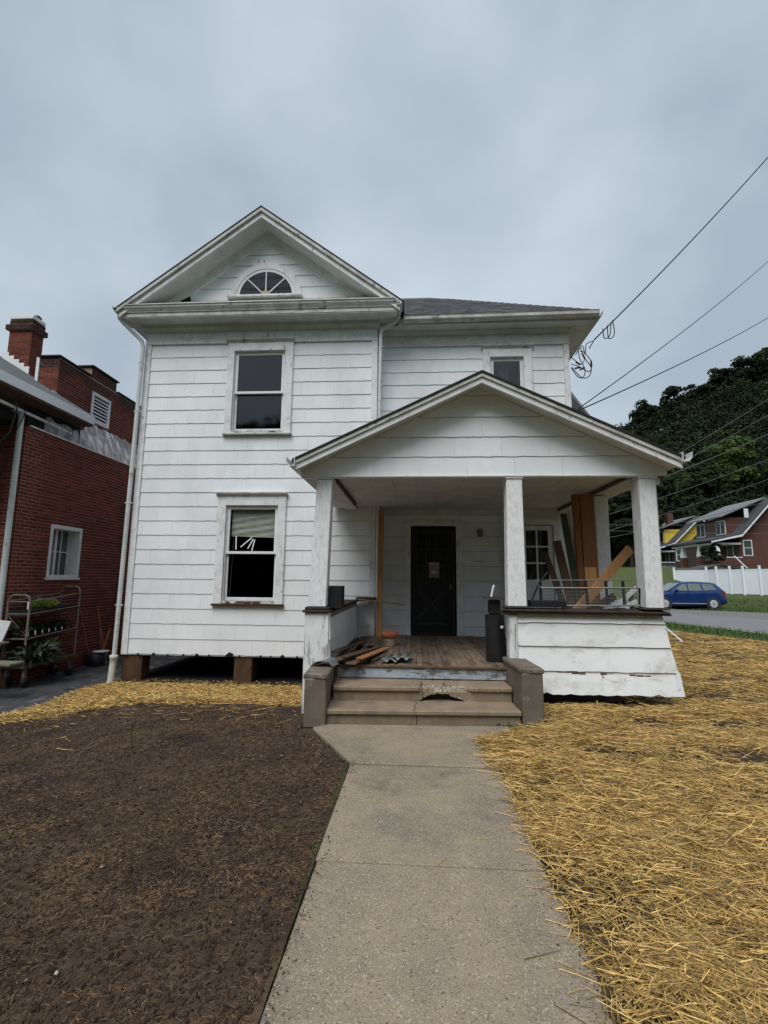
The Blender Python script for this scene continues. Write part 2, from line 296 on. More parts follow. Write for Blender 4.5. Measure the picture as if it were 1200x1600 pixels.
def npmesh(name, V, F, m, nverts, smooth=False, parent=None):
    me = bpy.data.meshes.new(name); me.vertices.add(len(V)); me.vertices.foreach_set('co', V.astype(np.float32).ravel())
    nf = len(F); me.loops.add(nf*nverts); me.loops.foreach_set('vertex_index', F.astype(np.int32).ravel())
    me.polygons.add(nf); me.polygons.foreach_set('loop_start', np.arange(0, nf*nverts, nverts, dtype=np.int32)); me.polygons.foreach_set('loop_total', np.full(nf, nverts, np.int32))
    if smooth: me.polygons.foreach_set('use_smooth', np.ones(nf, bool))
    me.materials.append(m); me.update(calc_edges=True); me.validate()
    o = bpy.data.objects.new(name, me); col.objects.link(o)
    if parent: o.parent = parent
    return o

# value noise
_tab = rng.random((256, 256))
def vnoise(x, y, s=1.):
    x = np.asarray(x)*s+100.3; y = np.asarray(y)*s+57.7
    xi = np.floor(x).astype(int); yi = np.floor(y).astype(int); fx = x-xi; fy = y-yi
    fx = fx*fx*(3-2*fx); fy = fy*fy*(3-2*fy)
    g = lambda a, b: _tab[a % 256, b % 256]
    return (g(xi, yi)*(1-fx)+g(xi+1, yi)*fx)*(1-fy)+(g(xi, yi+1)*(1-fx)+g(xi+1, yi+1)*fx)*fy
def fbm(x, y, s=1., o=4):
    t = 0; a = .5; n = 0
    for i in range(o): t = t+a*vnoise(x+i*13.1, y-i*7.3, s*2**i); n += a; a *= .5
    return t/n
sst = lambda t: np.clip(t, 0, 1)**2*(3-2*np.clip(t, 0, 1))

# ------------------------------------------------------------------ terrain
def gh(x, y):
    x = np.asarray(x, float); y = np.asarray(y, float)
    tl = np.maximum((y-4.6)/4.4, (-x-2.0)/3.6)
    left = -.45*sst(tl)*sst((-x-.55)/.9)
    right = .05*sst((x-.7)/.5)*sst((9-y)/3) - .17*sst((y-6.6)/6)
    h = np.where(x < -.5, np.minimum(left, np.where(y > 9.0, -.45, 0)), np.where(y > 6.4, np.where(x > 3.3, right, -.45+0*x), np.where(x > .66, right, 0)))
    # blend to the right of the house
    h = np.where((x >= 2.6) & (x <= 3.3) & (y > 6.4), -.45+(right+.45)*((x-2.6)/.7), h)
    bank = .78*sst((y-31.6)/3.6)*sst((x-4)/8); slope = 2.3*sst((y-38)/11)*sst((x-2)/10)
    R_ = np.clip(45+(x-70)*.44, 16, 80); hill = (R_-2)*np.clip((y-70)/88, 0, 1)**1.15*sst((x+60)/70)
    hill2 = 10*sst((y-60)/80)
    back = 24*sst((-y-20)/60)  # unseen hill added behind the camera to cut low sky light into the porch
    return h+bank+slope+back+np.maximum(hill, hill2)+.4*(fbm(x, y, .08)-.5)*sst((y-40)/20)
xs = np.unique(np.round(np.concatenate([np.arange(-12, 14, .2), np.arange(-200, -12, 8), np.arange(14, 60, 1.5), np.arange(60, 260, 6)]), 3))
ys = np.unique(np.round(np.concatenate([np.arange(-140, -20, 6), np.arange(-20, 0, 2), np.arange(0, 12, .2), np.arange(12, 60, 1.), np.arange(60, 300, 5)]), 3))
XX, YY = np.meshgrid(xs, ys); ZZ = gh(XX, YY)
V = np.stack([XX.ravel(), YY.ravel(), ZZ.ravel()-.02], 1); ny, nx = XX.shape
ii = np.arange((ny-1)*(nx-1)); r0 = ii//(nx-1)*nx+ii % (nx-1)
kind(npmesh('ground', V, np.stack([r0, r0+1, r0+nx+1, r0+nx], 1), m_grass, 4, True), 'structure')

def sheet(name, x0, x1, y0, y1, st, m, off, keep, extra=None):
    x = np.arange(x0, x1+st*.5, st); y = np.arange(y0, y1+st*.5, st); X_, Y_ = np.meshgrid(x, y)
    Z_ = gh(X_, Y_)+off+(extra(X_, Y_) if extra else 0); n, m_ = X_.shape
    i = np.arange((n-1)*(m_-1)); q = i//(m_-1)*m_+i % (m_-1); cx = (X_.ravel()[q]+st/2); cy = Y_.ravel()[q]+st/2
    q = q[keep(cx, cy)]
    return kind(npmesh(name, np.stack([X_.ravel(), Y_.ravel(), Z_.ravel()], 1), np.stack([q, q+1, q+m_+1, q+m_], 1), m, 4, True), 'structure')
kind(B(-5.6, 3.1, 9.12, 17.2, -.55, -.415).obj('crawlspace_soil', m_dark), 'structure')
lumps = lambda x, y: .045*(fbm(x, y, 2.6, 5)-.5)+.02*(fbm(x, y, 22., 3)-.5)
soil_edge = lambda x, y: x < -.535-.012*np.sin(y*9)
sheet('soil_bed', -6.0, -.45, .4, 9.15, .035, m_soil, .004, lambda x, y: (x < np.where(y < 4.23, -.53, np.maximum(-.53-(y-4.23)*.55, -.93))) & (x > -5.72+.05*np.sin(y*3)), lumps)
sheet('straw_yard', .70, 13., .4, 17.5, .06, m_strawbed, .004, lambda x, y: (y < 17.2-(x-9.)*1.9) & (x > np.where(y > 4.28, np.minimum(.72+(y-4.28)*.65, 1.38), .6)) & ~((x < 3.15) & (y > 9.1)), lumps)
kind(MB().add([(-7.45, 1, -.440), (-5.66, 1, -.440), (-5.62, 30, -.440), (-7.45, 30, -.440)], [(0, 1, 2, 3)]).add([(-16, 1, -.440), (-7.45, 1, -.440), (-7.45, 8.5, -.440), (-16, 8.5, -.440)], [(0, 1, 2, 3)]).obj('driveway', m_asph), 'structure')
def strip(name, a, b, c, d, m, z, st=40):
    P = []
    for i in range(st+1):
        t = -2.2+i/st*5.2
        p = Vector(a)+(Vector(b)-Vector(a))*t; q = Vector(c)+(Vector(d)-Vector(c))*t
        P.append([(p.x, p.y, float(gh(p.x, p.y))+z), ((p.x+q.x)/2, (p.y+q.y)/2, float(gh((p.x+q.x)/2, (p.y+q.y)/2))+z+.01), (q.x, q.y, float(gh(q.x, q.y))+z)])
    return kind(MB().grid(P).obj(name, m), 'structure')
strip('road', (11.74, 17.07), (10.58, 21.15), (16.41, 23.77), (14.04, 28.06), m_road, .012)
strip('gravel_verge', (16.41, 23.77), (14.04, 28.06), (20.05, 28.98), (16.39, 32.08), m_gravel, .006)

# front walk: slabs separated by joints
walk = kind(bpy.data.objects.new('front_walk', None), 'structure'); col.objects.link(walk)
def slab(y0, y1, x00, x01, x10, x11, pts=None):
    base = pts or [(x00, y0), (x01, y0), (x11, y1), (x10, y1)]
    MB().polyZ(base, -.10, .012).obj('concrete_slab', m_conc, walk, bevel=.008)
for y0, y1 in ((-.1, 1.395), (1.41, 2.852), (2.866, 4.245)): slab(y0, y1, -.54, .725, -.53, .725)
slab(0, 0, 0, 0, 0, 0, [(-.525, 4.284), (.72, 4.284), (.95, 4.60), (1.48, 5.46), (-.92, 5.34), (-1.05, 5.22)])

# ------------------------------------------------------------------ the white house
house = thing('white_house', 'old two storey white clapboard house with front gable and open porch, raised on timber piers', 'house', (-1.2, 9.2, 0))
YL, YR, XL, XM, XR = 9.2, 9.5, -5.61, -.74, 3.17
RZ0, RH = .08, .2865
def wall_with_holes(name, x0, x1, y, th, z0, z1, holes, m, top=None):
    """flat backing wall with rectangular holes (hx0,hx1,hz0,hz1)"""
    mb = MB(); xs_ = sorted({x0, x1}|{h[0] for h in holes}|{h[1] for h in holes}); zs_ = sorted({z0, z1}|{h[2] for h in holes}|{h[3] for h in holes})
    for a, b in zip(xs_, xs_[1:]):
        for c, d in zip(zs_, zs_[1:]):
            if not any(h[0] <= a and b <= h[1] and h[2] <= c and d <= h[3] for h in holes): mb.box(a, b, y, y+th, c, d)
    return mb.obj(name, m, house)
W1 = (-3.70, -2.64, 4.49, 6.20); W2 = (-3.70, -2.655, 1.10, 2.965); W3 = (1.58, 2.26, 4.9, 6.11)
DOOR = (-.055, .835, .44, 2.60); FR = (1.86, 2.72, .46, 2.62)
left_wall = wall_with_holes('left_wing_wall', XL, XM, YL+.035, .14, RZ0-.02, 6.8, [W1, W2], m_siding)
right_wall = wall_with_holes('right_wing_wall', XM, XR, YR+.035, .14, .2, 6.72, [W3, DOOR, FR], m_siding)
B(XL, XL+.14, YL+.18, 17, RZ0-.02, 6.8).obj('side_wall', m_siding, house)
B(XR-.14, XR, YR+.18, 17, -.4, 6.72).obj('side_wall', m_siding, house)
B(XL, XR, 17, 17.14, -.3, 6.8).obj('back_wall', m_siding, house)
B(XM-.14, XM-.002, YL+.18, YR+.034, .2, 6.7).obj('wing_return_wall', m_siding, house)
# inside: floors, ceilings and partitions so the rooms are really there and dark
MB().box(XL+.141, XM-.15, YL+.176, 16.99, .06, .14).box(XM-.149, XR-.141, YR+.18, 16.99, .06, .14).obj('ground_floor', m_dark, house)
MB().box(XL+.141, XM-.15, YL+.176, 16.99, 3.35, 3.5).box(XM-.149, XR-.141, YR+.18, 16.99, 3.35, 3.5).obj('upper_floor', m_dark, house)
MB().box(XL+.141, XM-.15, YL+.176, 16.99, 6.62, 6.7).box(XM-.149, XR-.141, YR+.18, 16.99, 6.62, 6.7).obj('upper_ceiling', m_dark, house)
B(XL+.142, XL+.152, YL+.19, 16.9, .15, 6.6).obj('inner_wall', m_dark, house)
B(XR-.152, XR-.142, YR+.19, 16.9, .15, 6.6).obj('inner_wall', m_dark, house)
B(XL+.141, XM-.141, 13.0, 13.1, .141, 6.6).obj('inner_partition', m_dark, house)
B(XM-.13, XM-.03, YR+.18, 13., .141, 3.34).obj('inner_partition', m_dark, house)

def shingle(parent, xb0, xb1, xt0, xt1, z0, z1, y, butt=.015, wavy=.0048, m=None, seed=0):
    """one siding shingle: thick wavy lower edge, thin top tucked under the next course"""
    n = max(2, int((xb1-xb0)/.08)); f = []; lo = []; mid = []; g = .0013
    xb0, xb1, xt0, xt1 = xb0+g, xb1-g, xt0+g, xt1-g
    ph = rnd.random()*6; lean = rnd.uniform(-.0008, .0008); vs_ = []
    for i in range(n+1):
        t = i/n; xb = xb0+(xb1-xb0)*t; xt = xt0+(xt1-xt0)*t; w = wavy*(.25+.75*math.sin(xb*2.7+ph*2)**2)*math.sin(xb*17+ph)+wavy*.5*math.sin(xb*41+ph*3)
        vs_ += [(xb, y-butt-lean, z0+w+.003), (xt, y-.004-lean, z1), (xb, y+.001, z0+w), (xt, y+.001, z1), (xb, y-butt-lean+.004, z0+w)]
    F = []; n1 = 0
    for i in range(n):
        a = i*5; b = a+5; F += [(a, b, b+1, a+1)]
    F += [(2, 4, 0, 1, 3), (n*5+4, n*5+2, n*5+3, n*5+1, n*5)]; n1 = len(F)
    for i in range(n):
        a = i*5; b = a+5; F += [(a+4, b+4, b, a), (a+2, b+2, b+4, a+4)]
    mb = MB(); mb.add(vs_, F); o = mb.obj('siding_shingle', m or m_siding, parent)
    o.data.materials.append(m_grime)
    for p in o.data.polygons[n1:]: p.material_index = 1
    return o
def course(parent, xa, xb, z0, z1, y, holes, off, zclip=None, w=.61, **k):
    xsn = [xa]; x = xa-off
    while x < xb:
        if x > xa+.06: xsn.append(x)
        x += w
    if xb-xsn[-1] < .08: xsn.pop()
    xsn.append(xb)
    for a, b in zip(xsn, xsn[1:]):
        segs = [(a, b)]
        for h in holes:
            zc = (z0+z1)/2
            if h[2] < zc < h[3] or (h[2] < z1-.05 and h[3] > z0+.05):
                ns_ = []
                for s0, s1 in segs:
                    if h[1] <= s0 or h[0] >= s1: ns_.append((s0, s1))
                    else:
                        if h[0] > s0+.02: ns_.append((s0, h[0]))
                        if h[1] < s1-.02: ns_.append((h[1], s1))
                segs = ns_
        for s0, s1 in segs:
            if s1-s0 > .03: shingle(parent, s0, s1, s0, s1, z0, z1, y, **k)
T1 = (-3.84, -2.49, 4.42, 6.45); T2 = (-3.86, -2.515, 1.01, 3.14); T3 = (1.43, 2.42, 4.8, 6.3); TD = (-.165, .955, .3, 2.71); TF = (1.76, 2.83, .3, 2.73)
offs = [0, .31, .12, .45, .22]
for k in range(22):
    z0 = RZ0+k*RH; course(left_wall, XL+.11, XM-.11, z0, z0+RH+.012, YL+.034, [T1, T2], offs[k % 5]+.03*(k % 3))
for k in range(6):
    z1 = 6.37-k*.277; course(right_wall, XM+.005, XR-.10, z1-.277, z1+.008, YR+.034, [T3], offs[(k*2) % 5])
for k in range(9):
    z0 = .36+k*.29; course(right_wall, XM+.005, XR-.10, z0, min(z0+.302, 2.95), YR+.034, [TD, TF], offs[(k*3+1) % 5], w=.80)
# corner boards and friezes
B(XL-.012, XL+.108, YL-.002, YL+.034, RZ0-.01, 6.38).obj('corner_board', m_trim, house)
B(XM-.108, XM+.004, YL-.002, YL+.034, RZ0+.25, 6.38).obj('corner_board', m_trim, house)
B(XR-.098, XR+.012, YR-.002, YR+.034, .3, 6.37).obj('corner_board', m_trim, house)
B(XL-.012, XM+.006, YL-.012, YL+.034, 6.382, 6.62).obj('frieze_board', m_trim, house, bevel=.004)
MB().polyX([(YL-.012, 6.62), (YL-.012, 6.64), (YL-.09, 6.70), (YL-.10, 6.765), (YL+.034, 6.765), (YL+.034, 6.62)][::-1], XL-.05, XM+.05).obj('bed_moulding', m_dirtysoffit, house)
B(XM+.008, XR+.012, YR-.012, YR+.034, 6.374, 6.60).obj('frieze_board', m_trim, house, bevel=.004)
MB().polyX([(YR-.012, 6.602), (YR-.08, 6.65), (YR-.09, 6.688), (YR+.034, 6.688), (YR+.034, 6.602)][::-1], XM+.055, XR+.05).obj('bed_moulding', m_dirtysoffit, house)

# cornice of the front gable (pent across, rakes, tympanum)
YF = 8.79; EL, ER, PX, EZ, PZ = -5.99, -.26, -3.13, 7.00, 9.13
sl = (PZ-EZ)/(PX-EL)
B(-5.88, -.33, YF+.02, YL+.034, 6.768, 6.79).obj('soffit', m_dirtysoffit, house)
MB().polyX([(YF+.02, 6.775), (YF+.02, 6.87), (YF-.0, 6.875), (YF-.0, 6.885), (YF-.05, 6.96), (YF-.055, 7.0), (YF+.06, 7.01), (YF+.06, 6.775)][::-1], -5.90, -.31).obj('cornice_fascia', m_rake, house)
MB().polyX([(YF-.07, 7.003), (YF-.07, 7.02), (YL+.03, 7.35), (YL+.03, 7.06), (YF+.06, 7.012)][::-1], -5.86, -.36).obj('pent_roof', m_rake, house)
tymp = MB().polyY([(-5.55, 7.34), (-.72, 7.34), (PX, 7.34+(2.415)*sl)], YL+.036, YL+.14).obj('gable_wall', m_siding, house)
# tympanum shingles (clipped under the rake frieze)
def xhalf(z): return (8.70-z)/sl
FC = (-3.11, 7.42)
for k, (z0, z1) in enumerate(((7.35, 7.62), (7.62, 7.88), (7.88, 8.14), (8.14, 8.38), (8.38, 8.66))):
    for s0, s1 in ((-3, -1.83), (-1.83, -1.1), (-1.1, -.35), (-.35, .4), (.4, 1.15), (1.15, 1.9), (1.9, 3)):
        hb, ht = xhalf(z0)+.03, xhalf(z1)+.03
        a0, a1 = max(s0, -hb), min(s1, hb); b0, b1 = max(s0, -ht), min(s1, ht)
        if a1-a0 < .1: continue
        if b1 <= b0: b0 = b1 = max(min((a0+a1)/2, ht), -ht); b1 += .02
        shingle(tymp, PX+a0, PX+a1, PX+b0, PX+b1, z0, z1+.01, YL+.035)
# rake frieze boards against the gable wall
for sgn in (-1, 1):
    lx = (PX-EL-.18)
    pts = [(PX, 8.68), (PX+sgn*(8.68-7.33)/sl, 7.33), (PX+sgn*((8.68-7.33)/sl+.44), 7.33), (PX, 8.985)]
    if sgn < 0: pts = pts[::-1]
    MB().polyY(pts, YL-.014, YL+.036).obj('rake_frieze', m_trim, house)
    # raking soffit, fascia with mouldings, roof edge
    def rk(zoff, th, y0, y1, m, nm, xe=0):
        a = (PX, PZ+zoff); b = (PX+sgn*(PX-EL+xe), EZ+zoff-sl*xe); c = (b[0], b[1]-th); d = (PX, a[1]-th)
        p = [a, d, c, b] if sgn > 0 else [a, b, c, d]
        return MB().polyY(p, y0, y1).obj(nm, m, house)
    rk(-.0, .03, YF-.07, YF-.035, m_edge, 'roof_edge', .08)
    rk(-.032, .075, YF-.062, YF-.0, m_rake, 'rake_crown_moulding', .03)
    rk(-.109, .03, YF-.03, YF+.0, m_rake, 'rake_fillet')
    rk(-.141, .085, YF-.018, YF+.02, m_trim, 'rake_fascia')
    rk(-.205, .02, YF+.021, YL+.03, m_dirtysoffit, 'rake_soffit')
    rk(.002, .03, YF-.034, 14.5, m_shingle_flat, 'gable_roof', .08)
# eave returns along the sides
MB().box(-5.90, -5.83, YF+.062, 17, 6.79, 6.98).obj('side_fascia', m_dirtysoffit, house)
B(-5.829, XL-.014, YL+.036, 17, 6.768, 6.79).obj('soffit', m_dirtysoffit, house)
MB().box(-.40, -.33, YF+.062, YR-.38, 6.79, 6.96).obj('side_fascia', m_dirtysoffit, house)
def gutter(name, pts, m=m_gutter, r=.06):      # half-round-ish K gutter swept along a straight line
    a, b = Vector(pts[0]), Vector(pts[1]); d = (b-a).normalized(); o = d.cross(Vector((0, 0, 1))).normalized()*pts[2]
    prof = [(0, .06), (0, -.055), (.07, -.055), (.11, -.01), (.115, .05), (.125, .06), (.105, .06), (.10, .0), (.065, -.045), (.01, -.045), (.01, .06)]
    n = len(prof); vs_ = [p+o*x+Vector((0, 0, z)) for p in (a, b) for x, z in prof]
    return MB().add(vs_, [(i, (i+1) % n, (i+1) % n+n, i+n) for i in range(n)]+[(0, 1, 2, 3, 4, 5, 6, 7, 8, 9, 10), (21, 20, 19, 18, 17, 16, 15, 14, 13, 12, 11)]).obj(name, m, house)
gutter('gutter', ((-5.995, YF-.07, 6.93), (-5.995, 16.9, 6.93), -1))
gutter('gutter', ((-.33, YF-.06, 6.93), (-.33, YR-.43, 6.93), 1))
# wing eave: soffit, fascia, gutter, hip roof
B(XM+.43, 3.60, 9.20, YR+.034, 6.69, 6.71).obj('soffit', m_dirtysoffit, house)
B(XM+.006, XM+.428, YL+.036, YR+.034, 6.69, 6.71).obj('soffit', m_dirtysoffit, house)
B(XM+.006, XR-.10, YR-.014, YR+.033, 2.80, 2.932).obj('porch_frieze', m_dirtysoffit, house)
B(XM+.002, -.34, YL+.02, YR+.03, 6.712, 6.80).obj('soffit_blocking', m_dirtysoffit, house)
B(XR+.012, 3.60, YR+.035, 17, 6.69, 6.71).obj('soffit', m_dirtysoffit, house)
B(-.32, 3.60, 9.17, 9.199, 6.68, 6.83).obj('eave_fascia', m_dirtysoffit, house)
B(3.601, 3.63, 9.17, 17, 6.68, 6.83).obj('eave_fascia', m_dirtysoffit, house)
gutter('gutter', ((-.20, 9.168, 6.755), (3.66, 9.168, 6.79), 1), m_rake)
gutter('gutter', ((3.632, 9.10, 6.79), (3.632, 17, 6.79), 1), m_rake)
hs = .735; ez = 6.86; hx, hy = 3.68, 9.10; ht = 3.25
MB().add([(-.9, hy, ez), (hx, hy, ez), (hx-ht, hy+ht, ez+hs*ht), (-3.2, hy+ht, ez+hs*ht), (-3.2, hy, ez)], [(0, 1, 2, 3, 4)]).add([(hx, hy, ez), (hx, 17.2, ez), (hx-ht, 17.2-ht, ez+hs*ht), (hx-ht, hy+ht, ez+hs*ht)], [(0, 1, 2, 3)]).add([(hx-ht, hy+ht, ez+hs*ht), (hx-ht, 17.2-ht, ez+hs*ht), (-3.2, 17.2-ht, ez+hs*ht), (-3.2, hy+ht, ez+hs*ht)], [(0, 1, 2, 3)]).obj('hip_roof', m_shingle_flat, house)
# asphalt tabs on the visible slope of the hip roof
V_, F_ = [], []; k = 0; run = math.hypot(1, hs)
for c in range(22):
    yy = hy-.02+c*.13; x = -.55-.1*(c % 3)
    x_end = hx-max(0, (yy-hy))-.02
    while x < x_end:
        w = rnd.uniform(.16, .34); x2 = min(x+w-.006, x_end); dz = rnd.uniform(.006, .016)
        zf = ez+hs*(yy-hy); zb = ez+hs*(yy+.15-hy)
        V_ += [(x, yy, zf+dz), (x2, yy, zf+dz), (x2, yy+.15, zb+.004), (x, yy+.15, zb+.004), (x, yy, zf), (x2, yy, zf)]; F_ += [(k, k+1, k+2, k+3), (k+4, k+5, k+1, k)]; k += 6; x += w
mb = MB(); mb.add(V_, F_); kind(mb.obj('roof_shingles', m_shingle, house), 'stuff')
# lower side roof glimpsed right of the house corner
B(3.18, 5.25, 16.3, 20, -.3, 7.2).obj('rear_wing_wall', m_siding, house)
MB().polyY([(3.0, 9.6), (4.1, 9.6), (6.05, 6.85), (6.05, 6.95), (4.15, 9.72), (3.0, 9.72)], 16.0, 20.2).obj('rear_wing_roof', m_farroof if 'far_grey_roof' in MATS else m_shingle_flat, house)

# downspouts
def spout(pts, r, m, straps, lower=None):
    o = MB().tube(pts, r, 10).obj('downspout', m, house)
    for z, x, y in straps: MB().tube([(x-r-.03, y, z), (x+r+.035, y, z)], .012, 6).lathe((x, y, z-.012), [(r+.004, 0), (r+.004, .024)], 12).obj('strap', m, o)
    return o
o = spout([(-6.03, 8.86, 6.88), (-6.03, 8.87, 6.80), (-5.96, 8.92, 6.72), (-5.66, 9.10, 6.42), (-5.63, 9.12, 6.30), (-5.655, 9.12, 4.), (-5.70, 9.12, .02)], .042, m_gutter, [(5.95, -5.635, 9.12), (4.9, -5.645, 9.12), (3.0, -5.665, 9.12), (1.0, -5.69, 9.12)])
MB().lathe((-5.705, 9.12, -.10), [(.062, 0), (.066, .10), (.075, .11), (.075, .16), (.05, .17)], 14).tube([(-5.705, 9.12, -.09), (-5.72, 9.10, -.50)], .062, 12).obj('drain_riser', m_drain, house)
spout([(-.30, 9.02, 6.84), (-.30, 9.03, 6.78), (-.37, 9.08, 6.71), (-.63, 9.14, 6.58), (-.665, 9.15, 6.5), (-.675, 9.15, 4.0), (-.68, 9.15, 1.2)], .038, m_gutter, [(6.2, -.668, 9.15), (4.9, -.672, 9.15), (3.7, -.675, 9.15), (2.35, -.677, 9.15)])

# windows
def double_hung(op, cap, y, zmid, glass_up=True, glass_low=True, sill_rot=False):
    x0, x1, z0, z1 = op; cx0, cx1, cz0, cz1 = cap
    w = MB()
    w.box(cx0+.02, x0, y-.022, y+.034, z0-.05, z1+.17); w.box(x1, cx1-.02, y-.022, y+.034, z0-.05, z1+.17); w.box(x0, x1, y-.022, y+.034, z1, z1+.17)
    t = w.obj('window', m_trim, house, bevel=.004)
    MB().polyX([(y-.024, z1+.172), (y-.03, z1+.19), (y-.075, z1+.225), (y-.08, z1+.245), (y+.034, z1+.245), (y+.034, z1+.172)][::-1], cx0-.012, cx1+.012).obj('head_cap', m_rake, t)
    B(cx0-.005, cx1+.005, y-.055, y+.036, z0-.085, z0-.05).obj('sill', m_tar if sill_rot else m_rake, t, bevel=.006)
    B(x0+.002, x1-.002, y-.03, y+.17, z0-.049, z0+.0).obj('stool', m_sill, t, bevel=.006)
    B(x0, x0+.02, y+.036, y+.17, z0+.001, z1).box(x1-.02, x1, y+.036, y+.17, z0+.001, z1).box(x0+.02, x1-.02, y+.036, y+.17, z1-.02, z1).obj('jamb', m_winwhite, t)
    s = .05; a, b = x0+.022, x1-.022
    up_ = MB().box(a, a+s, y+.045, y+.08, zmid+.03, z1-.022).box(b-s, b, y+.045, y+.08, zmid+.03, z1-.022).box(a+s, b-s, y+.045, y+.08, z1-.072, z1-.022).box(a-.005, b+.005, y+.035, y+.085, zmid-.02, zmid+.03).obj('sash', m_winwhite, t, bevel=.003)
    lo_ = MB().box(a, a+s*.8, y+.09, y+.125, z0+.07, zmid-.0).box(b-s*.8, b, y+.09, y+.125, z0+.07, zmid-.0).box(a, b, y+.09, y+.125, z0+.001, z0+.07).obj('sash', m_winwhite, t, bevel=.003)
    if glass_up: B(a+s, b-s, y+.06, y+.064, zmid+.03, z1-.072).obj('pane', g_win, t)
    if glass_low: B(a+s*.8, b-s*.8, y+.105, y+.109, z0+.07, zmid-.02).obj('pane', g_win, t)
    return t
w1 = double_hung(W1, (-3.86, -2.45, 0, 0), YL, 5.31)
w2 = double_hung(W2, (-3.885, -2.48, 0, 0), YL, 2.03, glass_up=False, glass_low=False, sill_rot=True)
w3 = double_hung(W3, (1.41, 2.45, 0, 0), YR, 5.36)
B(1.8, 2.0, 9.75, 9.76, 5.0, 6.0).obj('curtain', m_blind, w3)
# blinds in the lower window: slats, some hanging loose
bl = MB()
for i in range(26):
    z = 2.88-i*.0205; sag = .03*max(0, i-20)/5
    P = [[(-3.62+.93*t, 9.34+.012*math.sin(9*t+i), z-sag*t+.003*math.sin(t*11+i*1.7)-j*.014+.0), ] for t in (0, .25, .5, .75, 1) for j in (0,)]
    for t0, t1 in ((0, .25), (.25, .5), (.5, .75), (.75, 1)):
        f = lambda t: (-3.62+.93*t, 9.335+.006*math.sin(7*t+i), z-sag*t+.003*math.sin(t*11+i*1.7))
        a, b = f(t0), f(t1); bl.add([a, b, (b[0], b[1]+.012, b[2]+.0215), (a[0], a[1]+.012, a[2]+.0215)], [(0, 1, 2, 3)])
bl.obj('blind', m_blind, w2)
for a, b in (((-3.52, 2.37), (-3.51, 2.10)), ((-3.20, 2.34), (-3.42, 2.15)), ((-3.17, 2.31), (-3.275, 2.12)), ((-3.14, 2.30), (-3.19, 2.075))):
    MB().beam((a[0], 9.33, a[1]), (b[0], 9.325, b[1]), .022, .003, (0, 1, 0)).obj('hanging_slat', m_winwhite, w2)
MB().tube([(-3.57, 9.35, 2.35), (-3.60, 9.35, 1.2)], .004, 5).obj('blind_cord', m_cableg, w2)

# fanlight
cx, cz = FC
def ring(mb, r0, r1, y0, y1, n=26, zb=0):
    for i in range(n):
        a0, a1 = math.pi*i/n, math.pi*(i+1)/n
        q = lambda r, a, y: (cx+r*math.cos(a), y, cz+zb+r*math.sin(a)*.98)
        b = [q(r0, a0, y0), q(r1, a0, y0), q(r1, a0, y1), q(r0, a0, y1)]; t = [q(r0, a1, y0), q(r1, a1, y0), q(r1, a1, y1), q(r0, a1, y1)]
        mb.hexa(b, t)
    return mb
fan = ring(MB(), .63, .755, YL-.012, YL+.03).obj('fanlight', m_trim, house)
ring(MB(), .565, .625, YL-.002, YL+.04).obj('arched_frame', m_winwhite, fan)
MB().polyY([(cx+.62*math.cos(math.pi*i/24), cz+.61*math.sin(math.pi*i/24)) for i in range(25)], YL+.012, YL+.016).obj('pane', g_dirty, fan)
MB().polyY([(cx+.625*math.cos(math.pi*i/24), cz+.61*math.sin(math.pi*i/24)) for i in range(25)], YL+.0285, YL+.0335).obj('backing', mat('grey_attic_board', (.10, .105, .11), (.07, .075, .08), bump=.1), fan)
for a in (45, 90, 135): MB().beam((cx+.1*math.cos(R(a)), YL+.0, cz+.1*math.sin(R(a))), (cx+.58*math.cos(R(a)), YL+.0, cz+.57*math.sin(R(a))), .022, .022).obj('glazing_bar', m_winwhite, fan)
ring(MB(), .0, .11, YL-.02, YL+.01, 10, .01).obj('hub', mat('worn_hub', (.42, .27, .18), (.5, .45, .4), bump=.4), fan)
B(cx-.81, cx+.79, YL-.09, YL+.034, cz-.045, cz-.003).obj('sill', m_flake, fan, bevel=.004)
for dx in (-.17, -.05): B(PX+dx, PX+dx+.012, YL-.012, YL+.0, 8.19, 8.24).obj('nail_hole_bracket', m_edge, house)
MB().polyY([(-4.95, 7.345), (-4.72, 7.345), (-4.73, 7.44)], YL-.022, YL-.0).obj('missing_shingle_gap', m_dark, house)

# door
dr = B(TD[0], DOOR[0], YR-.02, YR+.034, .44, DOOR[3]).box(DOOR[1], TD[1], YR-.02, YR+.034, .44, DOOR[3]).box(TD[0], TD[1], YR-.02, YR+.034, DOOR[3]+.001, TD[3]).obj('front_door', m_trim, house, bevel=.004)
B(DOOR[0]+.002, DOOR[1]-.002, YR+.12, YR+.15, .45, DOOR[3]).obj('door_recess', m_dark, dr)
x0, x1 = DOOR[0]+.01, .765; y = YR-.0
MB().box(x0, x0+.12, y, y+.035, .46, 2.55).box(x1-.12, x1, y, y+.035, .46, 2.55).box(x0+.12, x1-.12, y, y+.035, .46, 1.50).box(x0+.12, x1-.12, y, y+.035, 2.44, 2.55).obj('storm_door', m_blackm, dr, bevel=.003)
mb = MB()
for xx in (x0+.12+.18, x0+.12+.36): mb.box(xx-.008, xx+.008, y-.004, y+.02, 1.5, 2.44)
for zz in (1.81, 2.13): mb.box(x0+.12, x1-.12, y-.003, y+.018, zz-.008, zz+.008)
mb.box(x0+.11, x0+.125, y-.005, y+.0, 1.5, 2.44); mb.obj('glazing_bars', m_doortrim, dr)
B(x0+.12, x1-.12, y+.022, y+.026, 1.5, 2.44).obj('pane', g_win, dr)
